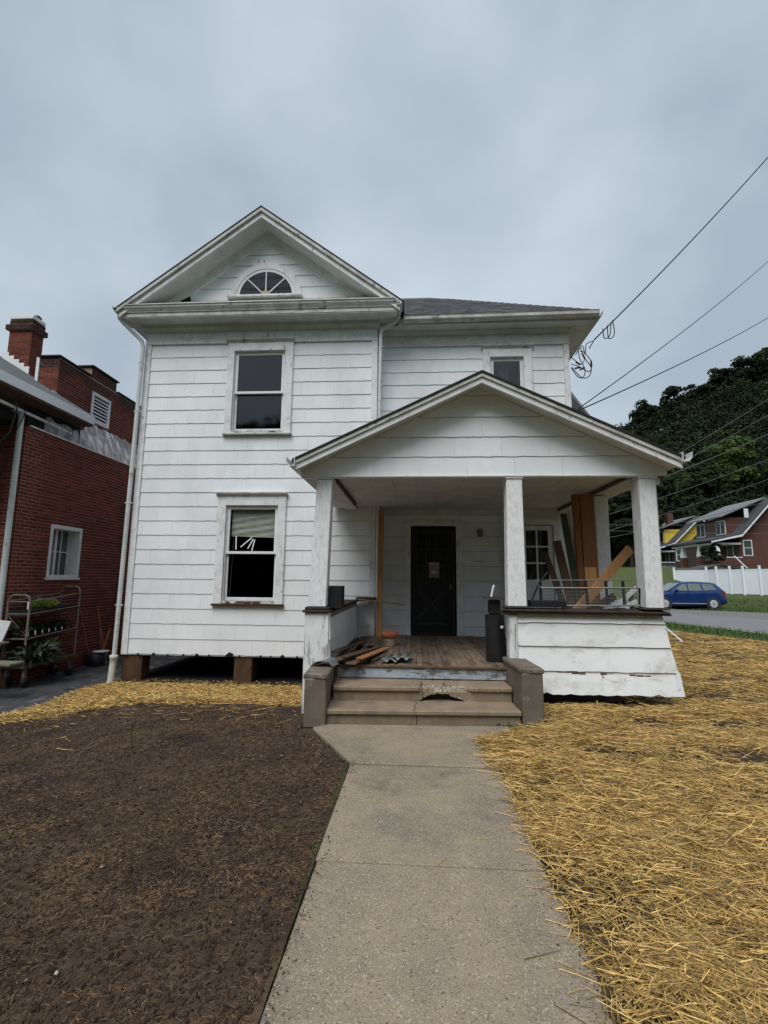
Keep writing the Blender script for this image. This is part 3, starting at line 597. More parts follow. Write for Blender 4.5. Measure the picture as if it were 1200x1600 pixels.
MB().beam((x0+.14, y-.006, 1.32), (x1-.14, y-.006, .80), .03, .012, (0, 1, 0)).beam((x1-.18, y-.0065, 1.30), (x0+.12, y-.0065, .80), .03, .012, (0, 1, 0)).box(x0+.14, x1-.16, y-.012, y, .685, .72).box(x0+.06, x1-.04, y-.012, y, .50, .53).obj('cross_moulding', m_doortrim, dr)
B(x0+.345, x0+.55, y-.008, y-.005, 1.58, 1.88).obj('door_notice', m_paper, dr)
B(x0+.39, x0+.50, y-.0105, y-.009, 1.66, 1.72).box(x0+.35, x0+.54, y-.0105, y-.009, 1.84, 1.865).obj('notice_print', mat('faded_print', (.55, .45, .42), (.5, .42, .4), bump=0), dr)
MB().box(x1-.002, x1+.03, y-.025, y-.005, .5, 2.5).obj('door_edge', m_doortrim, dr)
MB().tube([(x1-.05, y-.03, 1.36), (x1-.05, y-.03, 1.46)], .01, 6).obj('handle', m_steel, dr)
# french window behind the right post
fr = B(TF[0], FR[0], YR-.02, YR+.034, .46, FR[3]).box(FR[1], TF[1], YR-.02, YR+.034, .46, FR[3]).box(TF[0], TF[1], YR-.02, YR+.034, FR[3]+.001, TF[3]).obj('glazed_side_door', m_trim, house)
mb = MB(); a, b = FR[0]+.01, FR[1]-.01
mb.box(a, a+.09, YR+.01, YR+.045, .47, 2.61).box(b-.09, b, YR+.01, YR+.045, .47, 2.61).box(a+.09, b-.09, YR+.01, YR+.045, .47, 1.56).box(a+.09, b-.09, YR+.01, YR+.045, 2.52, 2.61)
mb.obj('door_leaf', m_winwhite, fr)
mb = MB()
for xx in (a+.09+.22, a+.09+.44): mb.box(xx-.014, xx+.014, YR+.012, YR+.035, 1.56, 2.52)
for zz in (1.88, 2.2): mb.box(a+.09, b-.09, YR+.013, YR+.034, zz-.014, zz+.014)
mb.obj('glazing_bars', m_winwhite, fr); B(a+.09, b-.09, YR+.037, YR+.041, 1.56, 2.52).obj('pane', g_win, fr)

# porch light
pl = MB().lathe((1.30, YR-.055, 2.50), [(.05, .05), (.062, .06), (.062, .085)], 16, 'y').obj('porch_light', m_steel, house)
MB().lathe((1.30, YR-.07, 2.37), [(.01, 0), (.045, .02), (.06, .07), (.05, .11), (.03, .13)], 14).obj('lamp_globe', mat('amber_glass', (.20, .16, .13), (.14, .11, .09), rough=.15, bump=0), pl)
MB().box(1.15, 1.55, YR-.004, YR+.0, 1.90, 1.915).box(1.17, 1.54, YR-.004, YR, 1.80, 1.806).obj('sign_outline', m_flake, house)

# piers and dark crawlspace
def pier(x0, x1, y0, y1): return B(x0, x1, y0, y1, -.62, .055).obj('pier', m_pier, house, bevel=.01)
pier(-5.62, -5.22, 9.26, 9.56); pier(-3.41, -3.06, 9.26, 9.56); pier(-5.6, -5.25, 12.6, 12.95); pier(-3.3, -2.95, 12.6, 12.95); pier(-1.2, -.9, 9.3, 9.6)
B(-4.55, -4.45, 10.4, 17, -.62, .055).obj('foundation_wall', m_stone, house)
B(-4.44, 3.0, 15.0, 15.1, -.62, .055).obj('foundation_wall', m_stone, house)
B(-1.45, -1.36, 9.2, 15, -.62, .055).obj('foundation_wall', m_stone, house)
B(XL+.02, XM, YL+.05, YL+.17, .056, .059).obj('sill_beam', m_oldwood, house)
mb = MB()
for sx, w in ((-5.3, .03), (-4.7, .02), (-3.9, .025), (-3.3, .02), (-2.7, .02), (-1.9, .03), (-1.6, .02), (-5.0, .05), (-4.4, .03), (-4.15, .05), (-3.55, .12), (-2.9, .03), (-2.5, .06), (-2.2, .03)):
    mb.polyY([(sx, .055), (sx+w*.9, .06), (sx+w*1.2, .075+w*.3), (sx+w*.5, .09+w*.45), (sx-w*.2, .08)], YL+.002, YL+.0105)
mb.obj('broken_siding_chips', m_dark, house)

# ------------------------------------------------------------------ porch (part of the house)
PYF = 6.15
def postm(xa0, xa1, xb0, xb1, y0, y1, z0, z1):
    mb = MB(); mb.hexa([(xb0, y0, z0), (xb1, y0, z0), (xb1, y1, z0), (xb0, y1, z0)], [(xa0, y0, z1), (xa1, y0, z1), (xa1, y1, z1), (xa0, y1, z1)])
    return mb.obj('porch_post', m_post, house, bevel=.008)
postm(-1.272, -1.074, -1.345, -1.115, 6.16, 6.36, 1.19, 2.845)
postm(1.195, 1.395, 1.176, 1.408, 6.16, 6.36, 1.225, 2.845)
postm(2.852, 3.06, 2.850, 3.056, 6.16, 6.40, 1.225, 2.845)
postm(2.79, 2.99, 2.79, 2.99, 7.5, 7.7, 1.2, 2.85)
for a, b in ((-1.29, -1.06), (1.18, 1.41), (2.835, 3.08)): B(a, b, 6.145, 6.38, 2.846, 2.872).obj('post_cap', m_trim, house, bevel=.004)
# parapet left
pw = B(-1.385, -1.075, 6.17, 6.36, -.12, 1.115).obj('left_parapet', m_flake, house, bevel=.006)
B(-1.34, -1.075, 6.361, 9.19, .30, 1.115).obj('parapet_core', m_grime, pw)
# interior face shingles of the left parapet (face +X)
for z0, z1 in ((.50, .78), (.78, 1.06)):
    for a, b in ((6.2, 6.95), (6.95, 7.65), (7.65, 8.4), (8.4, 9.16)):
        MB().hexa([(-1.074, a, z0), (-1.052, a, z0), (-1.052, b-.006, z0), (-1.074, b-.006, z0)], [(-1.074, a, z1-.010), (-1.066, a, z1-.010), (-1.066, b-.006, z1-.010), (-1.074, b-.006, z1-.010)]).obj('siding_shingle', m_siding, pw)
mb = MB(); mb.box(-1.41, -1.05, 6.13, 6.40, 1.118, 1.15).box(-1.38, -1.07, 6.145, 6.38, 1.152, 1.188).box(-1.38, -1.04, 6.401, 9.18, 1.118, 1.16); mb.obj('parapet_cap', m_tar, pw, bevel=.008)
mb = MB(); mb.box(-1.06, -.70, 8.95, 9.17, 1.16, 1.21).hexa([(-1.02, 8.9, 1.14), (-.75, 8.93, 1.14), (-.72, 9.1, 1.14), (-1.0, 9.1, 1.14)], [(-1.03, 8.88, 1.165), (-.7, 8.92, 1.17), (-.7, 9.1, 1.18), (-1.0, 9.1, 1.18)]); mb.obj('ragged_ledge', m_tar, house, bevel=.01)
# porch right parapet: wide boards, flaring to the right at the bottom
rp = B(1.185, 1.285, 6.17, 6.36, .46, 1.125).obj('right_parapet', m_flake, house, bevel=.004)
B(1.30, 2.96, 6.24, 6.36, .20, 1.13).obj('parapet_core', m_dark, rp)
B(2.90, 3.02, 6.361, 9.4, .2, 1.13).obj('parapet_side', m_siding, rp)
def board(x00, x01, x10, x11, z0, z1, yb, yt, nib=.006):
    n = 26; vs_ = []; F = []
    for i in range(n+1):
        t = i/n; jz = nib*(vnoise(x00*3+t*23, z0*9)-.5)*2
        vs_ += [(x00+(x01-x00)*t, yb-.024, z0+jz), (x10+(x11-x10)*t, yt-.004, z1), (x00+(x01-x00)*t, yb, z0+jz), (x10+(x11-x10)*t, yt+.002, z1)]
    for i in range(n): a = i*4; b = a+4; F += [(a, b, b+1, a+1), (a+2, b+2, b, a)]
    F += [(2, 0, 1, 3), (n*4, n*4+2, n*4+3, n*4+1)]
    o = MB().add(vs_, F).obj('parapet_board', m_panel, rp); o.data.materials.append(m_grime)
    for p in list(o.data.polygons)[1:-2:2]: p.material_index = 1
    return o
board(1.29, 3.066, 1.29, 3.05, 1.035, 1.13, 6.205, 6.215)
board(1.29, 3.105, 1.29, 3.068, .755, 1.05, 6.19, 6.205)
board(1.29, 3.165, 1.29, 3.107, .465, .768, 6.17, 6.19)
board(1.40, 3.175, 1.30, 3.167, .205, .478, 6.14, 6.17, .022)
MB().hexa([(3.12, 6.13, .19), (3.195, 6.10, .21), (3.19, 6.13, .21), (3.13, 6.17, .19)], [(3.13, 6.14, .48), (3.17, 6.13, .47), (3.18, 6.16, .47), (3.14, 6.17, .48)]).obj('split_corner_board', m_panel, rp)
MB().beam((3.07, 6.2, 1.00), (3.22, 6.12, .84), .035, .015).obj('loose_trim_strip', m_white, rp)
mb = MB(); mb.box(1.12, 3.12, 6.12, 6.42, 1.135, 1.165).hexa([(1.08, 6.10, 1.168), (3.10, 6.11, 1.155), (3.10, 6.40, 1.168), (1.15, 6.40, 1.168)], [(1.10, 6.10, 1.195), (3.10, 6.11, 1.18), (3.10, 6.40, 1.20), (1.15, 6.40, 1.20)]).box(1.14, 1.46, 6.13, 6.40, 1.202, 1.223).box(2.80, 3.11, 6.12, 6.42, 1.203, 1.223); mb.obj('parapet_cap', m_tar, rp, bevel=.008)
B(3.062, 3.082, 6.2, 6.35, 1.23, 2.84).obj('corner_strip', m_rake, house)
# beams, ceiling, floor
B(-1.30, -1.085, 6.38, 9.19, 2.87, 2.93).obj('porch_beam', m_dirtysoffit, house, bevel=.004)
B(2.815, 3.03, 6.42, 9.49, 2.87, 2.93).obj('porch_beam', m_dirtysoffit, house, bevel=.004)
B(-1.085, -1.055, 6.38, 8.7, 2.878, 2.932).obj('cove_moulding', m_oldwood, house)
B(2.785, 2.815, 6.42, 9.4, 2.885, 2.932).obj('cove_moulding', m_oldwood, house)
x = -1.30; i = 0
while x < 3.0:
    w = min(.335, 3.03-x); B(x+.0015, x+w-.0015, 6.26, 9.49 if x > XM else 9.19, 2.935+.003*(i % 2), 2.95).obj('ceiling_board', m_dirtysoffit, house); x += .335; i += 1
x = -.98; i = 0
while x < 2.86:
    d = rnd.uniform(-.004, .004); y0 = 6.16+rnd.uniform(-.01, .01)
    hole = x < -.62
    if x > .98: d -= .03*(x-.98)
    B(x+.002, x+.083, 8.1 if hole and i % 2 else (7.3 if hole else y0), 9.49 if x > XM else 9.19, .462+d, .486+d).obj('floor_board', m_floor, house, bevel=.003); x += .085; i += 1
for yj in (6.45, 7.3, 8.2, 9.1): B(-1.05, 2.85, yj, yj+.05, .28, .455).obj('floor_joist', m_oldwood, house)
B(-1.05, 1.3, 6.14, 6.158, .463, .492).obj('floor_nosing', m_oldwood, house, bevel=.004)
B(-.95, 1.19, 6.165, 6.20, .335, .460).obj('porch_fascia', m_bluefascia, house, bevel=.004)
# porch gable: wall, shingles, rake
AX, AZ, SL = .865, 4.18, .474
gw = MB().polyY([(-1.475, 2.872), (3.21, 2.872), (3.21, AZ-.09-SL*(3.21-AX)), (AX, AZ-.09), (-1.475, AZ-.09-SL*(AX+1.475))], 6.17, 6.25).obj('porch_gable_wall', m_siding, house)
def gx(z): return (AZ-.12-z)/SL
for k, (z0, z1) in enumerate(((2.874, 3.138), (3.138, 3.404), (3.404, 3.674), (3.674, 3.967), (3.967, 4.1))):
    cuts = [-9]+[(-2.0, -1.55, -1.8, -1.3, -1.6)[k]+.61*j for j in range(9)]+[9]
    for s0, s1 in zip(cuts, cuts[1:]):
        hb, ht = min(gx(z0), 2.345), min(gx(z1), 2.345)
        a0, a1 = max(s0, -hb), min(s1, hb); b0, b1 = max(s0, -ht), min(s1, ht)
        if a1-a0 < .06: continue
        if b1 <= b0: b0 = b1 = max(min((a0+a1)/2, ht), -ht); b1 += .01
        shingle(gw, AX+a0, AX+a1, AX+b0, AX+b1, z0, z1+.012, 6.169)
B(-1.30, 3.10, 6.136, 6.169, 2.873, 2.888).obj('drip_strip', m_trim, house)
for sgn in (-1, 1):
    W_ = 2.375
    def prk(zoff, th, y0, y1, m, nm, xe=0, x0=0):
        a = (AX+sgn*x0, AZ+zoff-SL*x0); b = (AX+sgn*(W_+xe), AZ+zoff-SL*(W_+xe)); c = (b[0], b[1]-th); d = (a[0], a[1]-th)
        p = [a, d, c, b] if sgn > 0 else [a, b, c, d]
        return MB().polyY(p, y0, y1).obj(nm, m, house, bevel=.002)
    prk(0, .028, 5.82, 5.86, m_edge, 'roof_edge', .02)
    prk(-.028, .05, 5.835, 5.88, m_rake, 'rake_crown_moulding')
    prk(-.079, .075, 5.86, 5.90, m_trim, 'rake_fascia')
    prk(-.085, .02, 5.901, 6.168, m_dirtysoffit, 'rake_soffit')
    prk(.001, .025, 5.861, 9.50, m_shingle_flat, 'porch_roof', .04)
    prk(-.04, .02, 6.26, 9.50, m_dark, 'roof_deck', -.05)
gutter('gutter', ((-1.49, 5.80, 3.0), (-1.49, 9.15, 3.0), -1)); gutter('gutter', ((3.215, 5.80, 3.03), (3.215, 9.4, 3.03), 1))
B(-1.485, -1.31, 6.26, 9.15, 2.90, 2.925).obj('eave_soffit', m_dirtysoffit, house); B(3.04, 3.21, 6.26, 9.45, 2.90, 2.925).obj('eave_soffit', m_dirtysoffit, house)
B(-1.475, -1.46, 6.26, 9.15, 2.926, 3.02).obj('eave_fascia', m_dirtysoffit, house)
B(3.09, 3.14, 6.22, 6.27, 2.78, 2.87).obj('junction_box', m_white, house, bevel=.004)
B(3.08, 3.2, 6.18, 6.30, 2.872, 2.93).obj('rotten_beam_end', m_oldwood, house)

# ------------------------------------------------------------------ concrete steps
st = thing('concrete_steps', 'three cracked concrete steps between low cheek walls up to the porch, middle one broken', 'steps', (.10, 5.43, .0), rz=R(3.2), local=True)
def stepmesh(nm, x0, x1, y_r, y_b, z0, z1, ovh=.035, broken=False):
    """riser at y_r (front), tread nosing overhangs ovh; tread runs back to y_b"""
    n = 150; nz = 11; P = []
    for i in range(n+1):
        x = x0+(x1-x0)*i/n; j = .004*(vnoise(x*30, z0*10)-.5); chip = 0; cav = 0; lx = x
        e = vnoise(x*60, 3.3)
        if broken:
            u = (lx-.29)/.30
            if abs(u) < 1: chip = .085*(1-u*u)**.5*(.45+.8*e)
            elif .5 < lx < .95: chip = .014*e
            cav = max(0, 1-abs((lx-.235)/.26))
        elif vnoise(x*5, 9.1) > .78: chip = .018*e
        zt = z1; row = [(x, y_b, zt)]
        yn = y_r-ovh+chip+j
        row += [(x, yn+.03, zt-.0-chip*.35), (x, yn+.012, zt-.002-chip*.5), (x, yn, zt-.014-chip*.5), (x, yn+.001, zt-.045), (x, y_r-.0, zt-.055-(.01 if chip else 0))]
        for k in range(1, nz):
            z = z0+(zt-.055-z0)*(1-k/(nz-1)); push = 0
            if cav:
                hgt = (.010+.125*cav*(.5+.9*vnoise(x*22, 1.7)))
                if (z-z0) < hgt: push = .16
            row.append((x, y_r+push+.002*(vnoise(x*40, z*40)-.5), z))
        P.append(row)
    mb = MB(); mb.grid(P, False)
    return mb.obj(nm, m_step, st)
stepmesh('step', -1.03, 1.05, .0, .75, .0, .16)
stepmesh('step', -1.0, 1.05, .36, .80, .155, .325, broken=True)
P = []
for i in range(70):
    lx = -.02+.62*i/69; e = max(0, 1-((lx-.28)/.33)**2)**.5
    dp_ = .06+.09*min(1, (abs(lx-.235)/.27)**2)+.02*vnoise(lx*50, 3.)
    P.append([(lx, .325+.10*(j/9)+.022*(vnoise(lx*38+j, j*2.3)-.3)-.02+(.05*(1-j/9)), .325-dp_*(1-j/9)+.018*(vnoise(lx*45, j*3.1+7)-.75)) for j in range(10)])
MB().grid(P, False).obj('broken_concrete', mat('raw_broken_concrete', (.42, .38, .31), (.26, .22, .17), rough=1, scale=22, bump=1., bscale=60), st)
B(-1.03, 1.05, .55, .74, -.1, .15).box(-1.0, 1.05, .53, .74, .150, .30).obj('step_core', m_dark, st)
MB().polyZ([(-1.3, -.10), (1.34, -.02), (1.34, .1), (-1.3, .1)], -.10, -.004).obj('footing', m_dark, st)
def crack(pts, y, m=m_dark):
    mb = MB()
    for (a, b), (c, d) in zip(pts, pts[1:]): mb.beam((a, y, b), (c, y, d), .007, .004, (0, 1, 0))
    return mb.obj('crack', m, st)
crack([(-.07, .0), (-.06, .06), (-.075, .105)], -.002); crack([(.02, .155), (.035, .2), (.02, .245), (.05, .27)], .358)
mb = MB()
for P_, z in (([(-.10, -.036), (-.07, .05), (-.085, .15), (-.05, .25), (-.06, .36)], .1605), ([(.02, .325), (.0, .42), (.035, .5), (.02, .6)], .3255), ([(.30, .36), (.27, .45), (.30, .56)], .3255)):
    for (a, b), (c, d) in zip(P_, P_[1:]): mb.beam((a, b, z), (c, d, z), .007, .002)
mb.obj('crack', m_dark, st)
def cheek(x0, x1, y0, y1, h, nm, chipx):
    mb = MB(); mb.box(x0+.015, x1-.015, y0+.015, y1, -.1, h-.05)
    n = 12; top = []
    base = MB()
    pts = []
    for i in range(n+1): pts.append((x0+(x1-x0)*i/n, y0+.012*vnoise(i*1.7, x0*9)+(.05*max(0, 1-abs(i-chipx)/2.2))))
    pts += [(x1+.005*rnd.random(), y0+(y1-y0)*t) for t in (.2, .4, .6, .8, 1)]+[(x0, y1-(y1-y0)*t) for t in (0, .25, .5, .75)]
    c = mb.obj(nm, m_cheek, st, bevel=.012); MB().polyZ(pts, h-.055, h).obj('coping', m_cheek, c, bevel=.012)
cheek(-1.285, -1.02, -.10, .70, .535, 'cheek_wall', 3); cheek(1.055, 1.315, -.04, .80, .60, 'cheek_wall', 2)

# ------------------------------------------------------------------ things on the porch
t = thing('flower_pot', 'terracotta flower pot with orange rim standing near the front door', 'flower pot', (-.385, 7.98, .487))
MB().lathe((-.385, 7.98, .488), [(.085, 0), (.105, .10), (.115, .135), (.10, .14), (.09, .05)], 22).obj('bowl', m_terra2, t)
MB().lathe((-.385, 7.98, .488), [(.122, .132), (.137, .138), (.142, .215), (.125, .215), (.118, .14)], 22).obj('rim', m_terra, t)
tag(MB().tube([(1.10, 6.66, .49), (1.085, 6.66, 1.09)], [.135, .125], 20).obj('black_pipe_bin', m_black), 'black ribbed pipe standing on the porch floor beside the right parapet', 'pipe')
tag(B(1.02, 1.16, 6.60, 6.80, 1.095, 1.285).obj('black_vent_box', m_black, bevel=.01), 'small black metal box sitting on top of the black pipe', 'box')
tag(MB().lathe((1.16, 6.522, .935), [(.0, 0), (.022, 0), (.022, .006), (.0, .006)], 14, 'y').obj('white_tag', m_white), 'round white tag stuck on the black pipe', 'tag')
tag(MB().beam((.93, 6.55, 1.315), (1.35, 6.60, 1.295), .09, .014).obj('thin_board', m_oldwood), 'thin brown board lying across the black box beside the middle post', 'board')
tag(MB().beam((1.035, 6.56, 1.33), (1.06, 6.56, 1.47), .018, .03).beam((1.03, 6.56, 1.33), (1.075, 6.565, 1.485), .014, .02).obj('white_bracket', m_white), 'white folded metal strip standing on the thin board', 'bracket')
tag(MB().box(-1.115, -.925, 6.30, 6.50, 1.163, 1.455).box(-1.108, -.932, 6.285, 6.30, 1.17, 1.448).obj('black_metal_box', m_black, bevel=.004), 'black metal box standing on the left parapet behind the post', 'box')
tag(MB().tube([(-.98, 8.5, 1.19), (-.55, 8.55, 1.15), (-.155, 8.6, 1.10)], .011, 7).obj('wooden_stick', m_wood), 'long wooden stick poking out from the dark ledge towards the door', 'stick')
tag(MB().beam((-.635, 9.05, .49), (-.615, 9.12, 2.85), .10, .05, (0, 1, 0)).obj('upright_stud', m_wood), 'new pale timber stud standing upright against the corner board', 'timber')
# heap of torn-up boards
for i, (p, q, w, h, m) in enumerate((((-1.05, 5.98, .545), (-.62, 7.25, .53), .14, .02, m_oldwood), ((-.93, 5.92, .575), (-.62, 6.95, .56), .11, .02, m_oldwood), ((-.84, 6.0, .60), (-.50, 7.1, .575), .09, .022, m_oldwood),
                                     ((-.76, 5.93, .535), (-.44, 7.4, .515), .13, .02, m_oldwood), ((-1.00, 6.3, .62), (-.80, 7.8, .56), .10, .02, m_oldwood), ((-.66, 6.05, .58), (-.36, 6.9, .60), .10, .018, m_wood2))):
    tag(MB().beam(p, q, w, h).obj('torn_board', m, bevel=.004), ['wide dark torn board at the parapet side of the heap', 'second torn board from the parapet in the heap', 'narrow torn board lying in the middle of the heap', 'torn board at the bottom of the heap, nearest the steps', 'torn board propped highest against the left parapet', 'reddish torn board on the doorward edge of the heap'][i], 'board', 'torn boards heaped at the left of the porch steps')
for i, (x0, y0, a) in enumerate(((-.42, 6.25, .35), (-.28, 6.3, .2))):
    P = []
    for j in range(13):
        P.append([(x0+j*.018+a*yy*.6, y0+yy, .53+.02*math.sin(j*1.05)+.02*i) for yy in (0, .2, .42)])
    o = MB().grid(P).obj('corrugated_offcut', m_steel); o.modifiers.new('solid', 'SOLIDIFY').thickness = .004
    tag(o, ['crumpled corrugated metal offcut lying against the torn boards', 'corrugated metal offcut lying nearest the middle of the porch floor'][i], 'metal offcut', 'corrugated metal offcuts on the porch edge')
o = MB().grid([[(-1.20, 5.72, .537), (-1.08, 5.95, .54)], [(-1.10, 5.66, .60), (-.97, 5.90, .605)], [(-.98, 5.66, .598), (-.92, 5.85, .60)], [(-.93, 5.66, .545), (-.88, 5.80, .55)]], False).obj('bent_flashing', m_steel); o.modifiers.new('solid', 'SOLIDIFY').thickness = .004
tag(o, 'bent pale metal flashing lying on top of the left cheek wall', 'flashing')
P = [(-.60, 7.75, .5), (-.52, 7.7, .62), (-.40, 7.5, .60), (-.46, 7.1, .56), (-.62, 6.6, .60)]
tag(MB().tube(P, .008, 6).obj('bent_rod', m_oldwood), 'thin bent rod arching over the torn boards', 'rod')
# lumber on the right of the porch
lum = [((2.63, 7.42, 2.87), (2.66, 7.36, .5), .20, .05, m_wood2, 'wide orange brown plank reaching the porch ceiling'),
       ((2.47, 7.44, 2.865), (2.52, 7.42, .5), .075, .11, m_wood2, 'narrow dark brown plank at the left of the wide ceiling high plank'),
       ((2.22, 7.6, 2.16), (2.46, 7.3, .5), .12, .045, m_oldwood, 'weathered plank leaning at half height in front of the glazed door'),
       ((2.03, 7.6, 1.99), (2.40, 7.2, .5), .085, .04, m_oldwood, 'short slanted plank leaning farthest left in the bundle'),
       ((2.37, 7.7, 2.60), (2.52, 7.3, .5), .10, .03, m_green, 'greenish mossy board leaning between the brown planks'),
       ((2.47, 7.75, 2.66), (2.58, 7.5, .5), .05, .03, m_winwhite, 'narrow white board leaning behind the planks'),
       ((2.53, 7.1, 1.74), (2.53, 7.0, .6), .16, .04, m_wood, 'short knotty pale plank in front of the wide plank')]
for a, b, w, h, m, lab in lum:
    tag(MB().beam(a, b, w, h, (0, 1, 0)).obj('leaning_plank', m, bevel=.003), lab, 'plank', 'lumber leaning in the right corner of the porch')
tag(MB().beam((3.08, 7.05, 2.01), (2.12, 6.75, 1.05), .04, .13, (0, 0, 1)).obj('jutting_plank', m_wood, bevel=.003), 'pale two by six plank jutting up at a slant out of the wire basket', 'plank', 'lumber leaning in the right corner of the porch')
tag(MB().beam((2.75, 6.85, 1.35), (2.05, 6.8, .9), .04, .10).obj('short_board', m_oldwood), 'short dark board lying low inside the wire basket', 'plank', 'lumber leaning in the right corner of the porch')
# wire basket rack on the parapet
bk = thing('wire_rack', 'dark wire mesh rack lying on the right parapet cap between two posts', 'rack', (2.2, 6.5, 1.2))
xa, xb, ya, yb = 1.62, 2.84, 6.30, 6.66
MB().tube([(xa, ya, 1.455), (xb, ya, 1.465)], .013, 6).tube([(xa, yb, 1.55), (xb+.02, yb, 1.565)], .008, 6).tube([(xa+.27, ya, 1.235), (xb, ya, 1.25)], .012, 6).tube([(xa, ya, 1.455), (xa, yb, 1.55)], .008, 6).tube([(xb, ya, 1.465), (xb+.02, yb, 1.565)], .008, 6).obj('rails', m_steel, bk)
for x in (xa+.08, xa+.32, 2.3, 2.56, 2.78): MB().beam((x, yb-.05, 1.23), (x, yb-.02, 1.55), .035, .02, (0, 1, 0)).obj('upright', m_black, bk)
MB().tube([(xa, ya, 1.455), (xa, ya+.05, 1.23)], .012, 6).obj('corner_leg', m_black, bk); MB().tube([(xb, ya, 1.465), (xb, ya+.03, 1.24)], .012, 6).obj('corner_leg', m_black, bk)
mb = MB()
for i in range(46): x = xa+.03+i*(xb-xa-.06)/45; mb.tube([(x, ya+.01, 1.24), (x, ya+.005, 1.455)], .0022, 3, False)
for z in (1.28, 1.325, 1.37, 1.41): mb.tube([(xa, ya+.008, z), (xb, ya+.008, z+.01)], .0022, 3, False)
mb.obj('wire_mesh', m_steel, bk)
tag(B(1.47, 1.90, 6.18, 6.40, 1.224, 1.30).obj('flat_black_tray', m_black, bevel=.006), 'flat black metal tray on the parapet cap beside the middle post', 'tray')
tag(MB().tube([(1.52, 6.55, 1.2), (1.68, 6.6, 1.52), (1.80, 6.62, 1.66)], .012, 6).obj('black_prop', m_black), 'thin black rod leaning at the left end of the wire rack', 'rod')
mb = MB()
for i in range(7): mb.tube([(2.35+i*.03, 6.28, 1.235), (2.42+i*.028, 6.16, 1.215), (2.47+i*.02, 6.12, 1.228)], .006, 5)
tag(mb.obj('hooked_tines', m_steel), 'row of small hooked metal tines lying on the parapet cap edge', 'tines')
# side stair rails seen through the rack
sr = thing('side_stair_rail', 'white wooden rails of the side stair behind the wire rack', 'railing', (3.4, 8.0, .5))
for i, (a, b) in enumerate((((4.02, 9.0, 1.45), (3.42, 9.0, .90)), ((4.0, 9.0, 1.20), (3.42, 9.0, .93)))): MB().beam(a, b, .04, .07).obj('rail', m_winwhite, sr)
for x in (3.46, 3.9): B(x, x+.06, 9.03, 9.09, -.3, 1.0+(x-3.3)*.5).obj('rail_post', m_oldwood, sr)

# ------------------------------------------------------------------ brick house on the left
bh = thing('red_brick_house', 'red brick house with white eaves and chimney across the driveway', 'house', (-9, 9.5, -.45))
XB = -7.4; YB = 8.46
BWIN = (9.33, 10.26, 1.52, 2.60); LWIN = (10.98, 11.70, 5.36, 6.12)
MB().box(-13, XB-.3, YB+.012, 20, -.5, 4.40).box(XB-.299, XB-.003, YB+.003, BWIN[0], -.5, 4.40).box(XB-.299, XB-.003, BWIN[1], 20, -.5, 4.40).box(XB-.299, XB-.003, BWIN[0], BWIN[1], -.5, BWIN[2]).box(XB-.299, XB-.003, BWIN[0], BWIN[1], BWIN[3], 4.40).obj('brick_wall', m_mortar, bh)
UB = -8.0; uy = [9.82, 10.92, 11.9, 12.95, 15.0]; uz = [6.52, 6.78, 6.50]
MB().box(-8.43, UB-.15, 9.823, 15, 4.41, 6.45).box(UB-.149, UB-.003, 9.823, LWIN[0], 4.41, 6.45).box(UB-.149, UB-.003, LWIN[1], 15, 4.41, 6.45).box(UB-.149, UB-.003, LWIN[0], LWIN[1], 4.41, LWIN[2]).box(UB-.149, UB-.003, LWIN[0], LWIN[1], LWIN[3], 6.45).obj('upper_brick_wall', m_mortar, bh)
B(-8.43, UB-.003, 10.93, 11.9, 6.451, 6.72).obj('upper_brick_wall', m_mortar, bh)
bw_, bh_, jt = .203, .0677, .0125
slots = []   # (distance key, axis, x, y, z, length, dark)
BWIN = (9.33, 10.26, 1.52, 2.60); LWIN = (10.98, 11.70, 5.36, 6.12)
def brickrun_side(x, ya, yb, z0, z1, holes, dark=None):
    n = int(round((z1-z0)/bh_))
    for k in range(n):
        z = z0+k*bh_; y = ya-(bw_/2 if k % 2 else 0)
        while y < yb-.02:
            a, b = max(y, ya), min(y+bw_, yb); y += bw_
            cuts = [(a, b)]
            for h in holes:
                if z+bh_ > h[2]+.01 and z < h[3]-.01:
                    cuts = [(p, q) for s0, s1 in cuts for p, q in ((s0, min(s1, h[0])), (max(s0, h[1]), s1)) if q-p > .02]
            for a, b in cuts: slots.append((math.hypot(x, a), 'x', x, a, z, round(b-a, 3), bool(dark and dark(a, z))))
def brickrun_front(y, xa, xb, z0, z1, dark=None):
    n = int(round((z1-z0)/bh_))
    for k in range(n):
        z = z0+k*bh_; x = xb+(bw_/2 if not k % 2 else 0)
        while x > xa+.02:
            a, b = max(x-bw_, xa), min(x, xb); x -= bw_
            if b-a > .02: slots.append((math.hypot(a, y), 'y', a, y, z, round(b-a, 3), bool(dark and dark(a, z))))
brickrun_side(XB, YB, 15, -.45, 4.40, [BWIN])
brickrun_front(YB, -9.2, XB, -.45, 4.40)
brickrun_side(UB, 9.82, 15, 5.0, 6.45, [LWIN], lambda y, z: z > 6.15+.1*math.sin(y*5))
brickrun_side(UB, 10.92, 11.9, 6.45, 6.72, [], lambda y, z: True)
brickrun_front(9.82, -8.45, UB, 5.4, 6.45, lambda y, z: z > 6.2)
